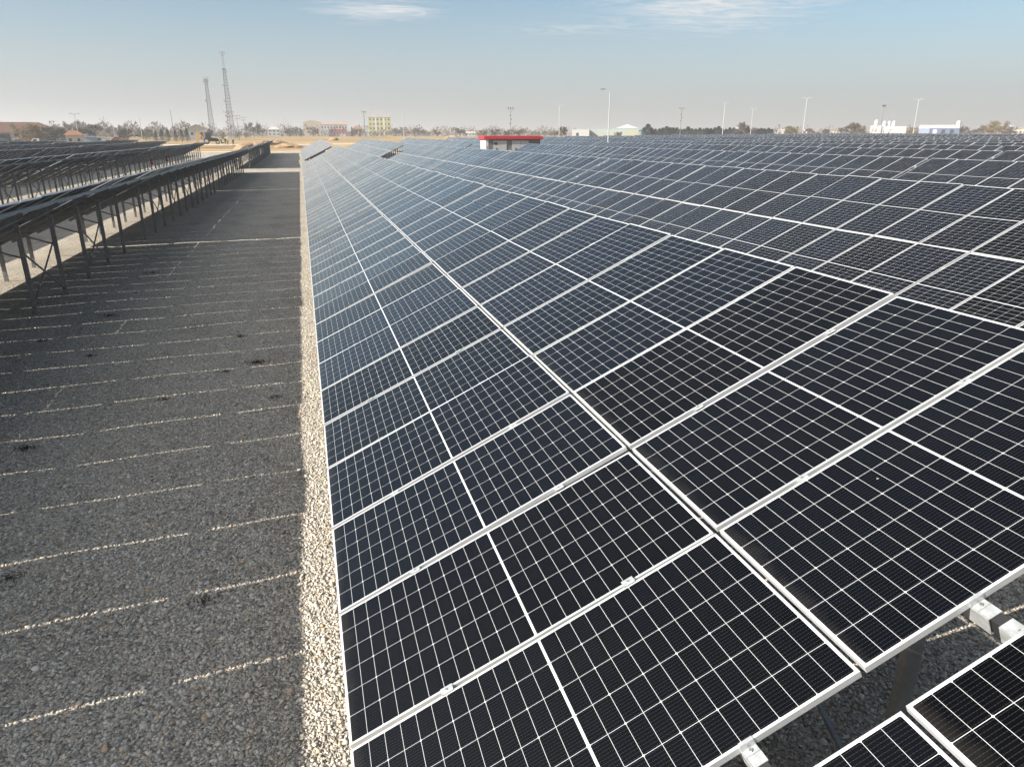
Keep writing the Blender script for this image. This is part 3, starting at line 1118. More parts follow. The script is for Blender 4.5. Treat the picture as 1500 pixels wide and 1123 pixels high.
# yellow apartment block
t, W, wh, Ht = bldg('apartment_block', 541, 573, 171.5, 620, 'yellow four storey apartment block with a grey top floor', 'apartment block', YELW, GREYW, 12, 'flat', wins=(6, 4, 0.42, 0.42, 1.0))
mb = MB()
mb.b2((-W / 2 + 1.2, 1.0, Ht), (W / 2 - 1.0, 10, Ht + 2.4))
mb.build('attic_storey', GREYW, t)
for sx in (-0.17, 0.2):
    mb = MB()
    mb.b2((sx * W - .7, -0.10, 0.5), (sx * W + .7, -0.062, wh))
    mb.build('stair_window_strip', LILAC, t)
for k in range(4):
    mb = MB()
    xx = -W / 2 + 3 + k * 4
    mb.tube((xx, 5, Ht + 2.4), (xx, 5, Ht + 3.6), 0.12, n=5)
    mb.b2((xx - .7, 4.4, Ht + 3.2), (xx + .7, 5.6, Ht + 4.2))
    mb.build('roof_tank', GREYW, t)

# beige end hall and the long red and white wing
t, W, wh, Ht = bldg('community_hall', 446, 471, 178.5, 560, 'beige hall with a round shouldered blank end wall', 'hall', BEIGE, BEIGE, 10, 'flat', eave=-0.4)
mb = MB()
mb.b2((W / 2 - 0.9, -0.08, 0), (W / 2 - 0.3, -.003, wh))
mb.build('pilaster', WHITE, t)
mb = MB()
pts = [(-W / 2 + 1.2 + (W - 2.4) * k / 10, Ht + 1.0 * math.sin(math.pi * k / 10)) for k in range(11)]
mb.prism([(-W / 2 + 1.2, Ht - .3)] + pts + [(W / 2 - 1.2, Ht - .3)], 0.2, 9.6)
mb.build('curved_parapet', BEIGE, t)
t, W, wh, Ht = bldg('school_wing', 471.5, 509, 178.5, 580, 'long two storey wing with white and dark red bands beside the beige hall', 'school building', LILAC, BROOF, 12, 'gable_side', 2.2,
                    wins=(9, 2, 0.5, 0.36, 0.4))
mb = MB()
mb.b2((-W / 2 + 6.2, -0.12, wh * 0.30), (W / 2 - 0.8, -0.064, wh * 0.62))
mb.build('red_band', REDW, t)
mb = MB()
mb.b2((-W / 2, -2.0, -1), (-W / 2 + 6, -.003, wh * 0.62))
mb.build('annex', GREYW, t)
# hip roofed houses
bldg('house', 393, 411, 185.5, 520, 'small two storey house with a grey hip roof past the end of the gravel aisle', 'house', WHITE, GREYW, 8, 'hip', 2.0, wins=(3, 2, 0.4, 0.45, 0.5))
bldg('house', 515, 534, 184, 640, 'house with a broad pinkish hip roof between the red banded wing and the yellow block', 'house', CREAM, TILEO, 10, 'hip', 4.0, wins=(4, 1, 0.4, 0.45, 0.5))
t, W, wh, Ht = bldg('farm_house', 276, 302, 182.5, 290, 'grey plastered house with a low gable behind the yellow digger', 'house', GREYW, BROOF, 9, 'gable_front', 1.6)
for cx, w_, z0, z1 in ((1.6, 0.9, 0.6, 3.0), (-1.8, .8, 2.0, 2.9)):
    mb = MB()
    mb.b2((cx - w_ / 2, -0.06, z0), (cx + w_ / 2, 0.05, z1))
    mb.build('window', GLASS, t)
# long shed with dark bays
t, W, wh, Ht = bldg('storage_shed', -40, 78, 178.5, 235, 'long shed with a brown tiled roof and dark open bays', 'shed', GREYW, TILE, 14, 'hip', 3.0, eave=1.0)
for k in range(6):
    mb = MB()
    a = -W / 2 + 0.9 + k * (W - 1) / 6
    mb.b2((a, -0.05, 0.0), (a + (W - 1) / 6 - 1.1, 0.05, wh - 0.5))
    mb.build('open_bay', DARK, t)
bldg('shed_extension', 76, 96, 186.5, 245, 'low brown roofed wing at the end of the long shed behind the autumn tree', 'shed', GREYW, TILE, 8, 'gable_side', 1.2, wins=(3, 1, 0.4, 0.3, 0.6))
t, W, wh, Ht = bldg('guard_booth', 97.5, 119, 191.5, 185, 'small cream booth with an orange hip roof', 'guard booth', CREAM, TILEO, 3.4, 'hip', 1.0, eave=0.45, wins=(2, 1, 0.3, 0.3, 0.9))
mb = MB()
mb.b2((-W / 2 - .03, -.03, 0.1), (-W / 2 + .45, .25, wh - .1))
mb.build('corner_post', WHITE, t)

# warehouse group right of the kiosk
t, W, wh, Ht = bldg('warehouse', 862, 935, 188, 420, 'long low pale hall with sage panels behind the tall lamp post', 'warehouse', TEAL, TEAL, 16, 'flat', eave=0.1)
mb = MB()
mb.b2((-W / 2 + 1, -0.08, 0.4), (W / 2 - 6, -.003, 1.9))
mb.b2((W / 2 - 7.5, -0.09, 0.4), (W / 2 - .3, -.003, wh - 0.8))
mb.build('sage_panel', SAGE, t)
t, W, wh, Ht = bldg('bright_roofed_hall', 896, 940, 182, 455, 'hall with a gleaming white roof and teal gable behind the low pale hall', 'hall', TEAL, WHITE, 22, 'hip', 3.2, eave=0.6)
mb = MB()
mb.b2((W * .18, -0.70, wh - .4), (W / 2 + .5, -.62, wh + .7))
mb.build('fascia', TEALD, t)
t, W, wh, Ht = bldg('white_workshop', 838, 863, 189.5, 415, 'white box shaped workshop with a dark doorway left of the pale hall', 'workshop', WHITE, WHITE, 10, 'flat', eave=0.05)
mb = MB()
mb.b2((-W / 2 + 2.2, -0.05, 0), (-W / 2 + 3.6, 0.02, 2.4))
mb.build('doorway', DARK, t)
# silos
x, y, z = bgp(1297, 560)
t = thing('grain_plant', (x, y, z), 'white grain plant with a cluster of steel silos and a tall elevator mast', 'grain plant', None, az(x, y))
k = 560 / 1104
mb = MB()
mb.b2((-11, 0, -1), (-3.5, 9, zat(184, 560) - z))
mb.build('white_hall', WHITE, t)
mb = MB()
mb.b2((-3.4, 1, -1), (13, 9, zat(185.5, 560) - z))
mb.build('pale_hall', wallm('pale_grey_sheet', (0.42, 0.43, 0.43)), t)
for sx, dy in ((-2, 10), (1.2, 12), (4.4, 10), (-7.5, 9.5)):
    mb = MB()
    zt = zat(179 if sx > -5 else 177, 560) - z
    mb.tube((sx, dy, -1), (sx, dy, zt), 1.5, n=14)
    mb.tube((sx, dy, zt), (sx, dy, zt + 1.2), 1.55, 0.2, n=14)
    mb.build('silo', SILVER, t)
mb = MB()
zt = zat(154.5, 560) - z
for a, b in ((-.5, 0), (.5, 0), (0, .8)):
    mb.bar((-4 + a, 9 + b, 0), (-4 + a * .7, 9 + b, zt), 0.22)
for j in range(14):
    mb.bar((-4.5, 9, j * zt / 14), (-3.5, 9, (j + 1) * zt / 14), 0.12)
mb.build('elevator_mast', LATT, t)
mb = MB()
mb.b2((-5.4, 8.2, zt - 0.8), (-2.6, 9.8, zt + 0.4))
mb.build('mast_head', DARK, t)
mb = MB()
zt2 = zat(167, 560) - z
mb.bar((2.3, 11, 0), (2.3, 11, zt2), 0.3)
mb.b2((1.7, 10.4, zt2 - .5), (2.9, 11.6, zt2 + .8))
mb.build('short_elevator', LATT, t)
t, W, wh, Ht = bldg('blue_factory_hall', 1348, 1399, 183, 430, 'blue walled factory hall with a bright white roof', 'factory hall', BLUE, WHITE, 18, 'gable_side', 1.8, eave=0.2)
mb = MB()
mb.b2((-W / 2 - .05, -0.6, -1), (-W / 2 + 5.5, -.01, wh - .1))
mb.build('pale_blue_bay', LBLUE, t)
for k in range(3):
    mb = MB()
    mb.b2((-W / 2 + 7.2 + k * 4.2, -0.05, 1.0), (-W / 2 + 9.0 + k * 4.2, 0.02, wh - .8))
    mb.build('window', (LILAC, GLASS, GLASS)[k], t)
x, y, z = bgp(1401, 450)
t = thing('water_tank', (x, y, z), 'upright white tank on a stand at the end of the blue hall', 'tank', None, az(x, y))
mb = MB()
zt = zat(177, 450) - z
mb.tube((0, 0, zt - 4.6), (0, 0, zt - .5), 1.3, n=14)
mb.tube((0, 0, zt - .5), (0, 0, zt), 1.3, 0.5, n=14)
mb.build('tank', WHITE, t, smooth=False)
mb = MB()
for a in (0.8, -0.8):
    mb.bar((a, 0, -1), (a, 0, zt - 4.6), 0.2)
mb.build('stand', LATT, t)
# scattered far houses
FH = [(455, 192, 6, 700, 'white'), (600, 190, 8, 760, ''), (642, 191, 9, 780, ''), (1075, 187, 14, 800, ''), (1150, 189, 24, 700, ''), (1182, 188, 9, 620, ''), (1222, 189, 12, 640, ''),
      (1252, 190, 7, 600, ''), (1440, 186, 16, 640, ''), (1470, 184, 20, 700, ''), (1494, 187, 20, 660, ''), (1335, 189, 10, 700, ''), (180, 190, 10, 520, ''), (196, 189, 9, 560, ''), (675, 191, 10, 700, ''), (688, 193, 16, 600, ''), (212, 190, 8, 600, '')]
FL = ['low white block between the bare trees and the beige hall', 'small pale house in the brown scrub right of the yellow block', 'small tan house far behind the pale mast lamp',
      'pale industrial block above the conifer belt', 'long grey white shed past the end of the conifer belt', 'white house beside the tall white lamp post', 'white shed with a flat roof among bare bushes',
      'tiny white cabin left of the round bare tree', 'white flat hall behind the big bare trees near the edge', 'pale long building with a white roof by the big bare tree', 'pink grey building cut by the right edge',
      'small white house between the silos and the blue hall', 'pink roofed house far behind the dark conifers', 'whitewashed house far behind the bare grove', 'pale flat roofed barn left of the red kiosk', 'low tan barn directly left of the red kiosk', 'small white gabled house beyond the far thin pole']
for i, (px, yt, w, h, _) in enumerate(FH):
    bldg('far_house', px - w / 2, px + w / 2, yt, h, FL[i], 'house', (WHITE, CREAM, LILAC)[i % 3], (WHITE, TILEO, BROOF, GREYW)[i % 4] if i not in (8, 9) else WHITE, 7,
         ('gable_side', 'hip', 'flat')[i % 3], 1.3, wins=(3, 1, 0.4, 0.4, 0.4))


# ------------------------------------------------------------------ masts, lamps, poles
def lattice_tower(px, ytop, h, w0, w1, label, dishes, extra):
    x, y, z = bgp(px, h)
    H_ = zat(ytop, h) - z
    t = thing('lattice_tower', (x, y, z), label, 'radio tower', 'lattice radio towers', az(x, y))
    cs = [(-1, -1), (1, -1), (1, 1), (-1, 1)]
    main = H_ * (0.80 if extra else 0.97)
    wd = lambda q: (w0 + (w1 - w0) * q) / 2
    for a, b in cs:
        mb = MB()
        mb.bar((a * w0 / 2, b * w0 / 2, -.5), (a * w1 / 2, b * w1 / 2, main), 0.24)
        mb.build('leg', LATT, t)
    mb = MB()
    n = 22
    for j in range(n):
        q0, q1 = j / n, (j + 1) / n
        for i in range(4):
            (a, b), (c, d) = cs[i], cs[(i + 1) % 4]
            if j % 2:
                a, b, c, d = c, d, a, b
            mb.bar((a * wd(q0), b * wd(q0), q0 * main), (c * wd(q1), d * wd(q1), q1 * main), 0.13)
            mb.bar((a * wd(q1), b * wd(q1), q1 * main), (c * wd(q1), d * wd(q1), q1 * main), 0.11)
    mb.build('lattice', LATT, t)
    if extra:
        mb = MB()
        mb.b2((-w1 * .9, -w1 * .9, main), (w1 * .9, w1 * .9, main + 0.25))
        mb.build('platform', LATT, t)
        mb = MB()
        for a, b in cs:
            mb.bar((a * .3, b * .3, main + .25), (a * .2, b * .2, H_), 0.12)
        for j in range(6):
            mb.bar((-.28, -.28, main + .25 + j * (H_ - main - .25) / 6), (.24, .24, main + .25 + (j + 1) * (H_ - main - .25) / 6), 0.09)
        mb.build('top_mast', LATT, t)
    for a in (-.9, 0, .9):
        mb = MB()
        mb.b2((a - .16, -.3, H_ - (1.4 if extra else 2.2)), (a + .16, -.05, H_ + .2))
        mb.build('antenna', LAMP, t)
    for q, sx, r in dishes:
        mb = MB()
        zz_ = H_ * q
        mb.tube((sx * (wd(min(q, 1)) + .35), -wd(q) - .5, zz_), (sx * (wd(q) + .35), -wd(q) - .15, zz_), r, r * .5, n=12)
        mb.build('dish', WHITE, t)
    mb = MB()
    mb.b2((-w0 * .62, -w0 * .62, -.6), (w0 * .62, w0 * .62, 0.15))
    mb.build('footing', CONC, t)


lattice_tower(340, 80, 330, 2.8, 1.0, 'taller lattice radio tower with white dishes and a thin top mast', [(0.62, -1, .42), (0.44, -1, .5), (0.27, -1, .42), (.20, -1, .5), (.77, 1, .3), (.48, 1, .3)], True)
lattice_tower(312, 115.5, 350, 2.4, 0.95, 'shorter lattice radio tower with a dish near its top', [(0.93, -1, .6), (0.62, -1, .5)], False)


def pole(px, ytop, h, label, kind, group=None, cat='lamp post', lean=0.0, ybase=None):
    x, y, z = bgp(px, h)
    H_ = zat(ytop, h) - z
    nm = {'double': 'lamp_post', 'single': 'street_lamp', 'flood': 'floodlight_mast', 'utility': 'utility_pole', 'plain': 'thin_pole'}[kind]
    t = thing(nm, (x, y, z), label, cat, group, az(x, y))
    m = POLED if kind in ('utility', 'flood', 'plain') else POLEW
    if label.startswith('white'):
        m = POLEW
    r0 = max(0.075, H_ * 0.0095) + h * 0.00006
    mb = MB()
    mb.tube((0, 0, -.6), (lean, 0, H_), r0 * 1.1, r0 * 0.65, n=8)
    mb.build('pole', m, t)
    if kind == 'double':
        for s in (-1, 1):
            mb = MB()
            mb.bar((lean, 0, H_ - .1), (lean + s * .9, 0, H_ + .15), 0.09)
            a = mb.build('arm', m, t)
            mb = MB()
            mb.box((lean + s * 1.15, 0, H_ + .18), (0.75, .32, .18))
            mb.build('lamp_head', LAMP, t, bevel=0.04)
    elif kind == 'single':
        mb = MB()
        mb.tube((lean, 0, H_ - .05), (lean - .8, 0, H_ + .42), 0.05, 0.04, n=6)
        mb.build('arm', m, t)
        mb = MB()
        mb.box((lean - 1.1, 0, H_ + .46), (.75, .30, .12))
        mb.build('lamp_head', KGREY, t, bevel=0.03)
    elif kind == 'flood':
        mb = MB()
        mb.bar((-1.1, 0, H_), (1.1, 0, H_), .12)
        mb.bar((-1.0, 0, H_), (-.1, 0, H_ - 1.4), .09)
        mb.bar((1.0, 0, H_), (.1, 0, H_ - 1.4), .09)
        mb.build('crossarm', m, t)
        for a in (-1, 0, 1):
            mb = MB()
            mb.box((a * .95, -.1, H_ + .35), (.5, .35, .5))
            mb.build('insulator', KGREY, t)
        for k in range(3):
            mb = MB()
            mb.box((.16 if k % 2 else -.16, 0, H_ - 2.4 - k * 1.5), (.42, .3, .5))
            mb.build('bracket', DARK, t)
    elif kind == 'utility':
        for zz_, w in ((H_ - .3, 1.5), (H_ - 1.5, 1.1)):
            mb = MB()
            mb.bar((-w, 0, zz_), (w, 0, zz_), .13)
            c = mb.build('crossarm', m, t)
            for a in (-w + .1, 0, w - .1):
                mb = MB()
                mb.tube((a, 0, zz_ + .06), (a, 0, zz_ + .45), .09, .06, n=6)
                mb.build('insulator', KGREY, c)
    return t


pole(891, 136.5, 118, 'white street lamp with one arm standing inside the solar rows', 'single')
pole(592, 158, 300, 'white double headed lamp post right of the yellow block', 'double')
pole(819, 156, 230, 'white double headed lamp post left of the white workshop', 'double')
pole(1058, 151, 330, 'white double headed lamp post in front of the conifer belt', 'double')
pole(1099, 160, 330, 'white lamp post at the right end of the conifer belt', 'double')
pole(1175.5, 145, 300, 'white tall lamp post by the bare bushes past the conifers', 'double')
pole(1337, 147, 300, 'white leaning lamp post between the silos and the blue hall', 'double')
pole(557, 170, 420, 'white short lamp post in front of the yellow block', 'double')
pole(535, 165, 420, 'dark bracketed power pole left of the yellow block', 'flood', cat='power pole')
pole(748, 160, 300, 'pale grey power pole rising behind the red roofed kiosk', 'flood', cat='power pole')
pole(996, 160, 360, 'dark power pole standing in the conifer belt', 'flood', cat='power pole')
pole(339, 163.5, 240, 'wooden power pole with two crossarms in front of the taller tower', 'utility', cat='power pole')
pole(350, 169, 330, 'wooden power pole nearest behind the tower line', 'utility', cat='power pole')
pole(359, 171.5, 360, 'wooden power pole farthest right behind the towers', 'utility', cat='power pole')
pole(115, 167.5, 240, 'grey lamp post behind the orange roofed booth', 'double')
pole(156, 170.5, 230, 'dark thin pole right of the orange roofed booth', 'plain', cat='pole')
pole(208, 172, 190, 'white thin pole standing behind the solar rows', 'plain', cat='pole')
pole(255, 161.5, 300, 'dark thin mast left of the grey gabled house', 'plain', cat='pole')
pole(168, 181, 300, 'white thin pole behind the bare grove', 'plain', cat='pole')
pole(877, 185, 380, 'white short pole at the wall of the pale hall', 'plain', cat='pole')


# ------------------------------------------------------------------ vehicles and people
def wheel(t, x, y, r, w):
    mb = MB()
    mb.tube((x, y - w / 2, r), (x, y + w / 2, r), r, n=16)
    o = mb.build('wheel', TYRE, t)
    mb = MB()
    mb.tube((x, y - w / 2 - .015, r), (x, y + w / 2 + .015, r), r * .55, n=12)
    mb.build('rim', SILVER, o)


def car(px, h, label, m, kind='car', rz=0.0, cat='car', name='parked_car'):
    x, y, z = bgp(px, h)
    t = thing(name, (x, y, z), label, cat, 'cars parked by the shed', az(x, y) + rz)
    if kind == 'car':
        body = [(-2.1, .3), (2.1, .3), (2.15, .65), (1.9, .82), (1.0, .92), (.45, 1.42), (-1.05, 1.45), (-1.75, .98), (-2.15, .90)]
        glass = [(.85, .95), (.40, 1.36), (-1.0, 1.39), (-1.55, .98)]
        Wd = .86
    elif kind == 'van':
        body = [(-2.4, .3), (2.2, .3), (2.3, .8), (2.1, 1.05), (1.3, 1.15), (.55, 1.95), (-.75, 2.0), (-.8, 1.15), (-2.4, 1.15)]
        glass = [(1.12, 1.2), (.50, 1.85), (-.10, 1.88), (-.10, 1.2)]
        Wd = .92
    else:
        body = [(-2.6, .45), (2.4, .45), (2.45, 1.1), (2.2, 2.1), (1.0, 2.15), (.95, 1.3), (.9, 2.4), (-2.6, 2.4)]
        glass = [(2.32, 1.25), (2.12, 1.95), (1.3, 1.98), (1.3, 1.25)]
        Wd = .95
    mb = MB()
    mb.prism(body, -Wd, Wd)
    mb.build('body', m, t, bevel=0.05)
    mb = MB()
    mb.prism(glass, -Wd - .012, Wd + .012)
    mb.build('window', GLASS, t)
    for xx in (-1.35, 1.35):
        for yy in (-Wd + .08, Wd - .08):
            wheel(t, xx, yy, .33, .22)
    for yy in (-.6, .6):
        mb = MB()
        mb.box((2.16, yy, .7), (.12, .3, .16))
        mb.build('headlight', WHITE, t)


car(51.5, 205, 'white pickup with a high cab, nearest of the vehicles by the shed', CARW, 'van', math.pi, 'pickup', 'pickup_truck')
car(23, 225, 'white saloon car parked under the shed roof', CARW, 'car', math.pi)
car(4, 228, 'pale blue car at the edge of the picture beside the shed', CARB, 'car')
car(42, 222, 'silver car parked behind the white pickup', CARS, 'car', math.pi)
car(134, 215, 'pale blue delivery truck past the orange roofed booth', CARB, 'truck', 0, 'truck', 'delivery_truck')
car(172, 270, 'red car standing in the dry grass left of the conifers', CARR, 'car', 0)
x, y, z = bgp(37.5, 220)
t = thing('red_banner', (x, y, z), 'red upright banner board between the white and silver cars', 'banner', None, az(x, y))
mb = MB()
mb.b2((-.55, -.04, .5), (.55, .04, 3.1))
mb.build('board', RED, t)
for a in (-.5, .5):
    mb = MB()
    mb.tube((a, .1, -.3), (a, .1, 3.2), .05, n=6)
    mb.build('post', GALV, t)
for i, (px, w, hh) in enumerate(((147, 2.6, 2.2), (155, 1.8, 1.8), (142, 1.5, 2.0))):
    x, y, z = bgp(px, 225)
    t = thing('site_container', (x, y, z), ('cream site container by the pale blue truck', 'grey low site container at the end of the booth yard', 'white narrow site box touching the pale blue truck')[i], 'site container', None, az(x, y))
    mb = MB()
    mb.b2((-w / 2, 0, 0), (w / 2, 2.2, hh))
    for k in range(6):
        mb.b2((-w / 2 + .1 + k * w / 6, -.04, .15), (-w / 2 + .25 + k * w / 6, -.002, hh - .15))
    mb.build('body', (CREAM, GREYW, WHITE)[i], t)
    mb = MB()
    mb.b2((-.3, -.07, .2), (.4, -.042, hh - .3))
    mb.build('door', KDOOR, t)


def backhoe():
    x, y, z = bgp(307, 195)
    z += 0.9
    t = thing('backhoe_loader', (x, y, z), 'yellow backhoe loader with raised bucket and dark cab at the end of the solar rows', 'digger', None, az(x, y))
    mb = MB()
    mb.prism([(-1.2, .7), (2.0, .7), (2.0, 1.45), (.5, 1.6), (-1.2, 1.5)], -.55, .55)
    mb.build('chassis', BLACK, t, bevel=.04)
    c = MB()
    for a in (-1.15, .35):
        for b in (-.68, .68):
            c.bar((a, b, 1.4), (a * .92, b * .95, 2.75), .12)
    c.b2((-1.3, -.8, 2.76), (.55, .8, 2.92))
    c.build('cab', BLACK, t)
    g = MB()
    g.prism([(-1.02, 1.55), (.25, 1.55), (.2, 2.7), (-.95, 2.7)], -.62, .62)
    g.build('cab_glass', GLASS, t)
    for xx, r in ((-.9, .78), (1.75, .5)):
        for yy in (-.85, .85):
            wheel(t, xx, yy, r, .42)
    a = MB()
    for yy in (-.6, .6):
        a.bar((.6, yy, 1.5), (2.6, yy, .9), .2)
    a.build('loader_arm', BLACK, t)
    b = MB()
    b.prism([(2.5, .3), (3.3, .2), (3.35, .4), (2.75, .6), (2.8, 1.1), (2.55, 1.15)], -1.1, 1.1)
    b.build('front_bucket', BLACK, t)
    d = MB()
    d.prism([(-1.5, .6), (-1.2, .6), (-1.5, 1.8), (-2.6, 3.0), (-2.9, 2.85), (-1.9, 1.7)], -.22, .22)
    d.build('boom', YEL, t, bevel=.03)
    d = MB()
    d.prism([(-2.55, 3.05), (-2.95, 3.05), (-3.35, .9), (-3.1, .8)], -.2, .2)
    d.build('dipper_arm', YEL, t, bevel=.03)
    d = MB()
    d.prism([(-3.4, .95), (-2.85, .85), (-2.5, .3), (-3.1, .1), (-3.5, .4)], -.4, .4)
    d.build('digging_bucket', YEL, t, bevel=.03)
    d = MB()
    d.b2((-1.75, -1.1, .5), (-1.45, 1.1, 1.0))
    d.build('stabiliser_frame', YEL, t)


backhoe()


def person(px, h, label, hv, dz=0.0, rz=0.0, stride=.12):
    x, y, z = bgp(px, h)
    t = thing('person', (x, y, z + dz), label, 'person', 'workers at the end of the solar rows', az(x, y) + rz)
    J = {'pelvis': ((0, 0, .95), .125), 'waist': ((0, 0, 1.10), .115), 'chest': ((0, 0, 1.32), .14), 'neck': ((0, 0, 1.50), .055), 'chin': ((0, -.02, 1.58), .075), 'head': ((0, -.01, 1.68), .095), 'crown': ((0, 0, 1.76), .06)}
    E = [('pelvis', 'waist'), ('waist', 'chest'), ('chest', 'neck'), ('neck', 'chin'), ('chin', 'head'), ('head', 'crown')]
    for s, n in ((-1, 'l'), (1, 'r')):
        J.update({n + 'hip': ((s * .09, 0, .90), .095), n + 'knee': ((s * .11, s * stride * .5 - .03, .50), .062), n + 'ankle': ((s * .12, s * stride, .09), .045), n + 'toe': ((s * .13, s * stride - .17, .04), .04),
                  n + 'sh': ((s * .18, 0, 1.42), .065), n + 'el': ((s * .25, .03, 1.14), .045), n + 'wr': ((s * .25, -.07, .92), .034), n + 'hand': ((s * .245, -.10, .83), .036)})
        E += [('pelvis', n + 'hip'), (n + 'hip', n + 'knee'), (n + 'knee', n + 'ankle'), (n + 'ankle', n + 'toe'), ('chest', n + 'sh'), (n + 'sh', n + 'el'), (n + 'el', n + 'wr'), (n + 'wr', n + 'hand')]
    names = list(J)
    me = bpy.data.meshes.new('body')
    me.from_pydata([J[k][0] for k in names], [(names.index(a), names.index(b)) for a, b in E], [])
    bm = bmesh.new()
    bm.from_mesh(me)
    sk = bm.verts.layers.skin.verify()
    bm.verts.ensure_lookup_table()
    for v in bm.verts:
        r = J[names[v.index]][1]
        v[sk].radius = (r, r)
        v[sk].use_root = v.index == 0
    bm.to_mesh(me)
    bm.free()
    me.materials.append(CLOTH)
    o = link('body', me, t)
    o.modifiers.new('skin', 'SKIN')
    sb = o.modifiers.new('sub', 'SUBSURF')
    sb.levels = sb.render_levels = 1
    mb = MB()
    mb.tube((0, 0, 1.02), (0, 0, 1.45), .19, .20, n=12)
    mb.build('vest', hv, t)
    mb = MB()
    mb.tube((0, -.01, 1.69), (0, -.01, 1.80), .125, .07, n=12)
    mb.b2((-.11, -.20, 1.69), (.11, -.05, 1.71))
    mb.build('helmet', HAT, t)
    mb = MB()
    mb.tube((0, -.085, 1.57), (0, -.105, 1.68), .055, .06, n=8)
    mb.build('face', SKIN, t)


person(329, 190, 'person in dark work clothes beside the one in the yellow green vest', CLOTH, .9)
person(332.3, 190, 'person in a yellow green hi vis vest and dark trousers', HIVIS, .9, .6)
person(340.5, 190, 'person in dark clothes standing apart at the foot of the tower', CLOTH, .7, -.8)

# red extinguisher boxes on the posts of the second row
for k, px in enumerate((214, 237)):
    lat = (px - 750) * math.cos(PIT) / FPX
    ang = YAW + math.atan(lat)
    X = -2 * ROW + FS * CT
    Y = CAM.y + (X - CAM.x) / math.tan(ang)
    t = thing('extinguisher_box', (X, Y, terr(X, Y) + 0.75), ('red fire extinguisher box on a post, nearer of the two', 'red fire extinguisher box on a post, farther of the two')[k], 'fire box', 'red boxes on the table posts')
    mb = MB()
    mb.b2((0.055, -.15, .25), (.26, .15, .8))
    mb.build('box', RED, t, bevel=.02)
    mb = MB()
    mb.b2((.05, -.17, .8), (.28, .17, .84))
    mb.build('lid', RED, t)
    mb = MB()
    mb.b2((.26, -.10, .4), (.27, .10, .65))
    mb.build('window', GLASS, t)


# earth heaps by the aisle end
def heap(px, h, w, hh, label):
    x, y, z = bgp(px, h)
    bm = bmesh.new()
    bmesh.ops.create_icosphere(bm, subdivisions=4, radius=1)
    sd = rng.uniform(0, 9, 3)
    for v in bm.verts:
        c = v.co
        n_ = sum(math.sin(c.x * f + sd[0]) * math.sin(c.y * f + sd[1]) * math.sin(c.z * f + sd[2]) / f for f in (2.1, 4.3, 8.7, 16)) * .6
        k = 1 + n_
        v.co = Vector((c.x * k * w / 2, c.y * k * w / 2.6, max(-.2, c.z * k * hh)))
    me = bpy.data.meshes.new('earth_heap')
    bm.to_mesh(me)
    bm.free()
    me.materials.append(EARTH)
    o = link('earth_heap', me, None, (x, y, z - .05), (0, 0, random.random() * 3))
    tag(o, label, 'earth heap', 'earth heaps past the row ends')


for px, h, w, hh, lb in ((352, 188, 4.5, 1.1, 'small brown earth heap beside the end of the second row'), (361, 200, 6, 1.2, 'broad brown earth heap right of the workers'),
                         (384, 230, 9, 1.3, 'long earth heap with dark soil behind the aisle end'), (405, 245, 7, 1.0, 'low earth heap at the aisle end, left of the pale track'),
                         (420, 205, 8, .9, 'flat clod strewn heap across the end of the gravel aisle'), (664, 330, 8, 1.4, 'tan heap of straw coloured earth left of the kiosk'),
                         (488, 300, 5, 1.2, 'whitish rubble heap below the red banded wing')):
    heap(px, h, w, hh, lb)


# ------------------------------------------------------------------ trees
def grow(mb, tw, p, d, L, r, depth, spread):
    q = p + d * L
    mb.tube(p, q, r, r * .68, n=5 if depth > 2 else 3, cap=False)
    if depth == 0:
        for _ in range(9):
            e = (d + Vector(rng.normal(0, .75, 3)) * .9 + Vector((0, 0, .25))).normalized()
            b = p.lerp(q, random.random())
            s = e.cross(Vector(rng.normal(0, 1, 3))).normalized() * .007
            tw.add([b - s, b + s, b + e * random.uniform(.05, .11)], [(0, 1, 2)])
        return
    for _ in range(3 if depth > 1 else 4):
        e = (d + Vector(rng.normal(0, spread, 3)) + Vector((0, 0, .12))).normalized()
        grow(mb, tw, p.lerp(q, random.uniform(.55, 1)), e, L * random.uniform(.62, .85), r * .55, depth - 1, spread)


def bare_proto(spread, leafy):
    tr, tw = MB(), MB()
    tr.tube((0, 0, -.05), (0, 0, .2), .022, .017, n=7)
    br = MB()
    for k in range(7):
        d = Vector((random.gauss(0, spread * 1.3), random.gauss(0, spread * 1.3), 1 if k < 4 else .5)).normalized()
        grow(br, tw, Vector((0, 0, random.uniform(.08, .2))), d, random.uniform(.14, .26), .012, 3, spread)
    if leafy:
        vs = list(tw.v)
        for i in range(0, len(vs), 3):
            if random.random() < leafy:
                c = Vector(vs[i])
                for _ in range(3):
                    o = c + Vector(rng.normal(0, .03, 3))
                    a, b = Vector(rng.normal(0, .012, 3)), Vector(rng.normal(0, .012, 3))
                    tw.add([o, o + a, o + b], [(0, 1, 2)])
    b = len(br.v)
    br.add(tw.v, tw.f)
    mx = max(v[2] for v in br.v)
    return tr, br, mx


def conifer_proto():
    tr, cr = MB(), MB()
    tr.tube((0, 0, -.05), (0, 0, .95), .018, .003, n=6)
    for k in range(1500):
        q = random.random() ** .8
        rr = (1 - q) ** .75 * .20 * (0.78 + .3 * math.sin(q * 40) * .5 + random.uniform(-.25, .25)) + .006
        a = random.uniform(0, 6.283)
        rad = rr * random.uniform(.35, 1.0) ** .5
        p = Vector((rad * math.cos(a), rad * math.sin(a), .06 + q * .94))
        o = Vector((math.cos(a), math.sin(a), -.35)) * random.uniform(.03, .06)
        s = Vector((-math.sin(a), math.cos(a), 0)) * random.uniform(.012, .024)
        cr.add([p - s, p + s, p + o], [(0, 1, 2)])
    return tr, cr, 1.0


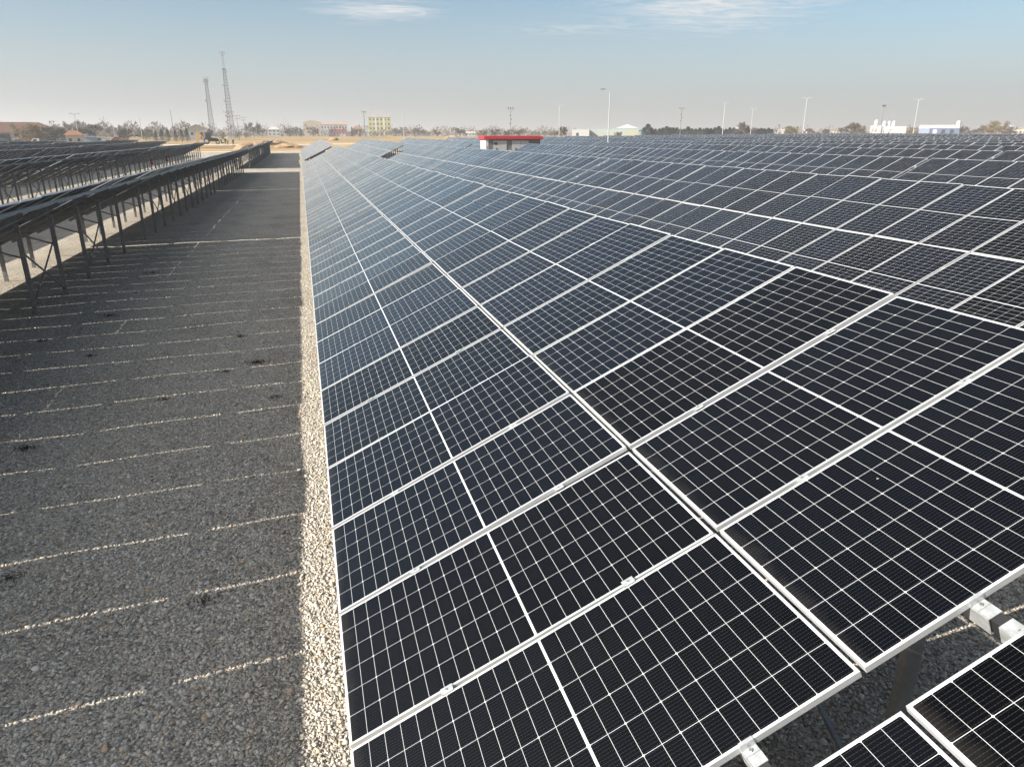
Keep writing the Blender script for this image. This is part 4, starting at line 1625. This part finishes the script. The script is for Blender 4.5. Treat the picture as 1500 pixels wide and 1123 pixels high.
def shrub_proto():
    tr, cr = MB(), MB()
    tr.tube((0, 0, -.05), (0, 0, .4), .03, .01, n=6)
    cl_ = [(rng.normal(0, .22), rng.normal(0, .22), random.uniform(.3, .75), random.uniform(.14, .26)) for _ in range(11)]
    for k in range(1500):
        cx, cy, cz, r = random.choice(cl_)
        d = Vector(rng.normal(0, 1, 3)).normalized() * r * random.uniform(.6, 1.05)
        p = Vector((cx, cy, cz)) + d
        a, b = Vector(rng.normal(0, .022, 3)), Vector(rng.normal(0, .022, 3))
        cr.add([p, p + a, p + b], [(0, 1, 2)])
    return tr, cr, 1.0


PRO = {}


def proto(key, fn, crown_m):
    tr, cr, mx = fn()
    PRO.setdefault(key, []).append((mesh_of2(tr, 'trunk', BARK), mesh_of2(cr, 'crown', crown_m), mx))


def mesh_of2(mb, name, m):
    o = mb.build(name, m, fix=False)
    me = o.data
    bpy.data.objects.remove(o)
    return me


for _ in range(3):
    proto('bare', lambda: bare_proto(.42, 0), TWIG)
    proto('pale', lambda: bare_proto(.30, 0), TWIGP)
for _ in range(2):
    proto('ochre', lambda: bare_proto(.45, .8), TWIGY)
    proto('conifer', conifer_proto, LEAF)
    proto('shrub', shrub_proto, LEAFB)
    proto('poplar', lambda: bare_proto(.16, 0), TWIGP)


def tree(px, ytop, h, kind, label, group, wx=1.0, name=None):
    x, y, z = bgp(px, h)
    H_ = max(1.5, zat(ytop, h) - z)
    t = thing(name or {'bare': 'bare_tree', 'pale': 'bare_tree', 'ochre': 'autumn_tree', 'conifer': 'conifer', 'shrub': 'bushy_tree', 'poplar': 'poplar'}[kind], (x, y, z - .1), label, 'tree', group)
    a, b, mx = random.choice(PRO[kind])
    rz = random.uniform(0, 6.28)
    s = H_ / mx
    for n_, me in (('trunk', a), ('crown', b)):
        o = link(n_, me, t, None, (0, 0, rz))
        o.scale = (s * wx, s * wx, s)


TG = 'bare trees along the edge of the field'
tree(44, 178, 215, 'ochre', 'autumn tree with ochre leaves in front of the long shed', 'autumn trees by the shed', 1.2)
for px, yt, h, k, wx, lb in (
        (62, 181, 222, 'bare', 1.3, 'brown bushy bare tree in front of the low shed wing'),
        (72, 183, 222, 'bare', 1.3, 'wide bare tree at the end wall of the low shed wing'),
        (84, 184, 230, 'bare', 1.2, 'bare tree between the low shed wing and the orange roofed booth'),
        (102, 176, 300, 'pale', .8, 'tall pale bare tree behind the orange roofed booth'),
        (130, 178, 260, 'bare', 1.2, 'spreading bare tree behind the pale blue truck'),
        (138, 180, 300, 'pale', 1.0, 'pale bare tree behind the site containers'),
        (160, 183, 330, 'pale', 1.1, 'hazy bare tree right of the dark thin pole'),
        (185, 186, 240, 'bare', 1.3, 'round bare tree behind the red car'),
        (214, 186, 300, 'bare', 1.2, 'bare tree left of the dark conifers'),
        (305, 188, 330, 'bare', 1.2, 'bare tree under the shorter radio tower'),
        (372, 184, 420, 'pale', 1.3, 'pale bare grove tree right of the power poles'),
        (385, 187, 430, 'pale', 1.2, 'pale bare tree left of the grey roofed house'),
        (424, 186, 470, 'bare', 1.4, 'reddish bare tree right of the grey roofed house'),
        (434, 184, 500, 'pale', 1.1, 'pale bare tree left of the beige hall'),
        (459, 184, 520, 'bare', 1.2, 'dark bare tree in front of the beige hall wall'),
        (519, 188, 560, 'bare', 1.4, 'bare tree in front of the pinkish roofed house'),
        (526, 187, 570, 'bare', 1.4, 'bare tree right of the pinkish roofed house'),
        (580, 186, 600, 'bare', 1.5, 'reddish bare tree touching the right side of the yellow block'),
        (589, 184, 620, 'pale', 1.4, 'tall pale bare tree behind the white double lamp'),
        (607, 187, 560, 'bare', 1.5, 'round bare tree right of the white double lamp'),
        (622, 189, 560, 'bare', 1.5, 'low bare tree in the middle of the brown scrub'),
        (640, 189, 540, 'bare', 1.5, 'low bare tree left of the tan heap'),
        (673, 184.5, 480, 'bare', 1.5, 'round topped bare tree left of the red roofed kiosk'),
        (707, 189, 430, 'bare', 1.4, 'small bare tree over the left end of the red roof'),
        (726, 187, 420, 'bare', 1.4, 'dark bare tree over the red roof, left of its pole'),
        (745, 188, 420, 'bare', 1.4, 'bare tree over the red roof behind its pole'),
        (761, 187, 420, 'bare', 1.4, 'bare tree over the red roof, right of its pole'),
        (822, 184, 330, 'bare', 1.2, 'brown bare tree touching the lamp post left of the workshop'),
        (905, 192, 400, 'bare', 1.8, 'small reddish bush against the pale hall'),
        (960, 190, 400, 'bare', 1.6, 'reddish bare bush at the near end of the conifer belt'),
        (1040, 186, 380, 'bare', 1.3, 'brown bare bush in front of the middle of the conifer belt'),
        (1090, 177, 360, 'bare', 1.1, 'tall brown bare tree near the far end of the conifer belt'),
        (1157, 183, 420, 'ochre', 1.4, 'tan autumn tree right of the conifer belt'),
        (1185, 187, 440, 'bare', 1.4, 'bare bush right of the tall white lamp post'),
        (1206, 188, 440, 'bare', 1.5, 'low bare bush before the flat roofed white shed'),
        (1246, 178, 420, 'bare', 1.5, 'big round bare tree left of the grain plant'),
        (1258, 182, 430, 'ochre', 1.2, 'ochre bare tree at the right side of the big round tree'),
        (1338, 185, 450, 'ochre', 1.5, 'reddish tree at the foot of the leaning lamp post'),
        (1412, 184, 470, 'bare', 1.5, 'bare tree right of the white tank'),
        (1437, 181, 450, 'bare', 1.4, 'bare tree left of the large tan tree'),
        (1457, 175, 430, 'ochre', 1.3, 'large tan tree, tallest near the right edge'),
        (1478, 183, 470, 'bare', 1.4, 'bare tree beside the white roofed long building')):
    tree(px, yt, h, k, lb, TG, wx)
for i, (px, yt) in enumerate(((112, 178), (121, 174), (146, 180), (176, 181), (366, 177), (378, 178))):
    tree(px, yt, 420, 'poplar', ('slender pale poplar just right of the grey lamp post', 'tallest slender poplar behind the booth yard', 'slender poplar behind the containers',
                                 'slender poplar behind the red car', 'thin poplar right of the power poles', 'thin poplar behind the pale bare grove')[i], 'slender poplars in the haze', .9)
cl_l = ['leftmost dark conifer of the clump before the grey house', 'second dark conifer of the clump before the grey house', 'tall middle conifer of the clump before the grey house',
        'broad conifer right of the clump middle before the grey house', 'conifer touching the grey house clump end', 'dark conifer hiding the left wall of the grey house']
for i, (px, yt) in enumerate(((228, 191), (237, 188.5), (246, 189), (257, 190), (266, 189), (274, 187.5))):
    tree(px, yt, 270, 'conifer', cl_l[i], 'dark conifers before the grey house', 1.7)
for px, yt, h, lb in ((323, 189, 270, 'olive green bushy tree behind the workers'), (212, 192, 280, 'low olive bush left of the dark conifers'), (219, 191, 275, 'grey green bush touching the leftmost conifer'), (350, 190, 300, 'grey green bush under the power poles'),
                      (359, 191, 320, 'low bush right of the power poles'), (440, 190, 520, 'dark bush left of the beige hall'), (549, 191, 560, 'dark bush in front of the yellow block, left one'),
                      (558, 191, 555, 'dark bush in front of the yellow block, beside its short lamp'), (566, 192, 565, 'dark bush at the right corner of the yellow block'), (797, 189.5, 480, 'green bushy tree right of the red roofed kiosk')):
    tree(px, yt, h, 'shrub', lb, 'bushy evergreen trees')
for i, px in enumerate((781, 789, 806, 812)):
    tree(px, 190, 500, 'shrub', ('green bush just beyond the right end of the red roof', 'second green bush beyond the red roof', 'green bush left of the lamp post by the workshop', 'green bush touching the lamp post by the workshop')[i], 'bushy evergreen trees', 1.1)
for i, (px, yt) in enumerate(((440.5, 187), (516, 186), (528, 189))):
    tree(px, yt, 500, 'conifer', ('slim conifer beside the beige hall', 'slim conifer at the pinkish roofed house', 'small conifer right of the pinkish roofed house')[i], 'slim conifers by the far buildings', 1.3)
# the conifer belt
px = 943.0
i = 0
while px < 1133:
    yt = 187.5 + random.uniform(-1.2, 1.6) - (7.5 if i == 1 else (3.5 if i in (6, 12, 20) else 0))
    w = 'tallest, spire topped conifer' if i == 1 else 'dark conifer'
    if i in (6, 12, 20):
        w = 'spire topped conifer'
    where = 'beside the teal gabled hall' if px < 955 else f'in the belt of conifers, {ORD[i - 2] if 2 <= i < 19 else "near the far end,"} along from the teal gabled hall'
    lb = f'{w} {where}' if i < 19 else f'{w} at the far end of the conifer belt, {("first", "second", "third", "fourth", "fifth", "sixth", "seventh", "eighth", "ninth", "tenth", "last")[min(i - 19, 10)]} past its middle'
    if i == 0:
        lb = 'dark conifer touching the teal gabled hall'
    tree(px, yt, 372 + random.uniform(-5, 5), 'conifer', lb, 'conifers in the dark belt', 3.1)
    px += random.uniform(4.4, 6.0)
    i += 1


# the far scrub and woods that read as one brown band
def scrub(name, label, segs, n, m):
    V, F = [], []
    for k in range(n):
        p0, p1, h0, h1, hmax = segs[rng.integers(0, len(segs))]
        px = rng.uniform(p0, p1)
        h = rng.uniform(h0, h1)
        x, y, z = bgp(px, h)
        top = hmax * (0.35 + 0.65 * abs(math.sin(px * .21 + h * .05) * math.sin(px * .083 + 1.3)) ** .7)
        zc = z + rng.random() ** 1.3 * top
        s = rng.uniform(.5, 1.5)
        a = Vector(rng.normal(0, 1, 3)) * s
        b = Vector((rng.normal(0, .25), rng.normal(0, .25), rng.uniform(.4, 1.4))) * s
        i0 = len(V)
        V += [(x, y, zc), (x + a.x * .5, y + a.y * .5, zc + a.z * .3), (x + b.x, y + b.y, zc + b.z)]
        F.append((i0, i0 + 1, i0 + 2))
    me = bpy.data.meshes.new(name)
    me.from_pydata(V, [], F)
    me.materials.append(m)
    tag(link(name, me), label, 'scrub', kind='stuff')


scrub('far_scrub', 'brown leafless scrub along the far edge of the field', [(-60, 300, 380, 520, 7.5), (300, 560, 520, 680, 8.5), (560, 830, 560, 740, 8.5), (1120, 1560, 480, 700, 8), (80, 300, 380, 600, 8)], 25000, TWIG)
scrub('far_wood', 'hazy pale woods behind the houses', [(-60, 460, 640, 900, 14), (560, 860, 760, 1000, 9), (930, 1560, 760, 1000, 9)], 24000, TWIGP)

# ------------------------------------------------------------------ haze
hz = MB()
hz.b2((-7000, -7000, -1.5), (7000, 9500, 46))
HZ = bpy.data.materials.new('haze')
HZ.use_nodes = True
nt = HZ.node_tree
for n_ in list(nt.nodes):
    nt.nodes.remove(n_)
pv_ = N(nt, 'ShaderNodeVolumePrincipled', ins={'Color': (0.64, 0.68, 0.73, 1), 'Density': 0.0006, 'Anisotropy': 0.3})
N(nt, 'ShaderNodeOutputMaterial', ins={'Volume': pv_.outputs[0]})
tag(hz.build('haze', HZ), 'thin pale winter haze over the plain', 'haze', kind='stuff')
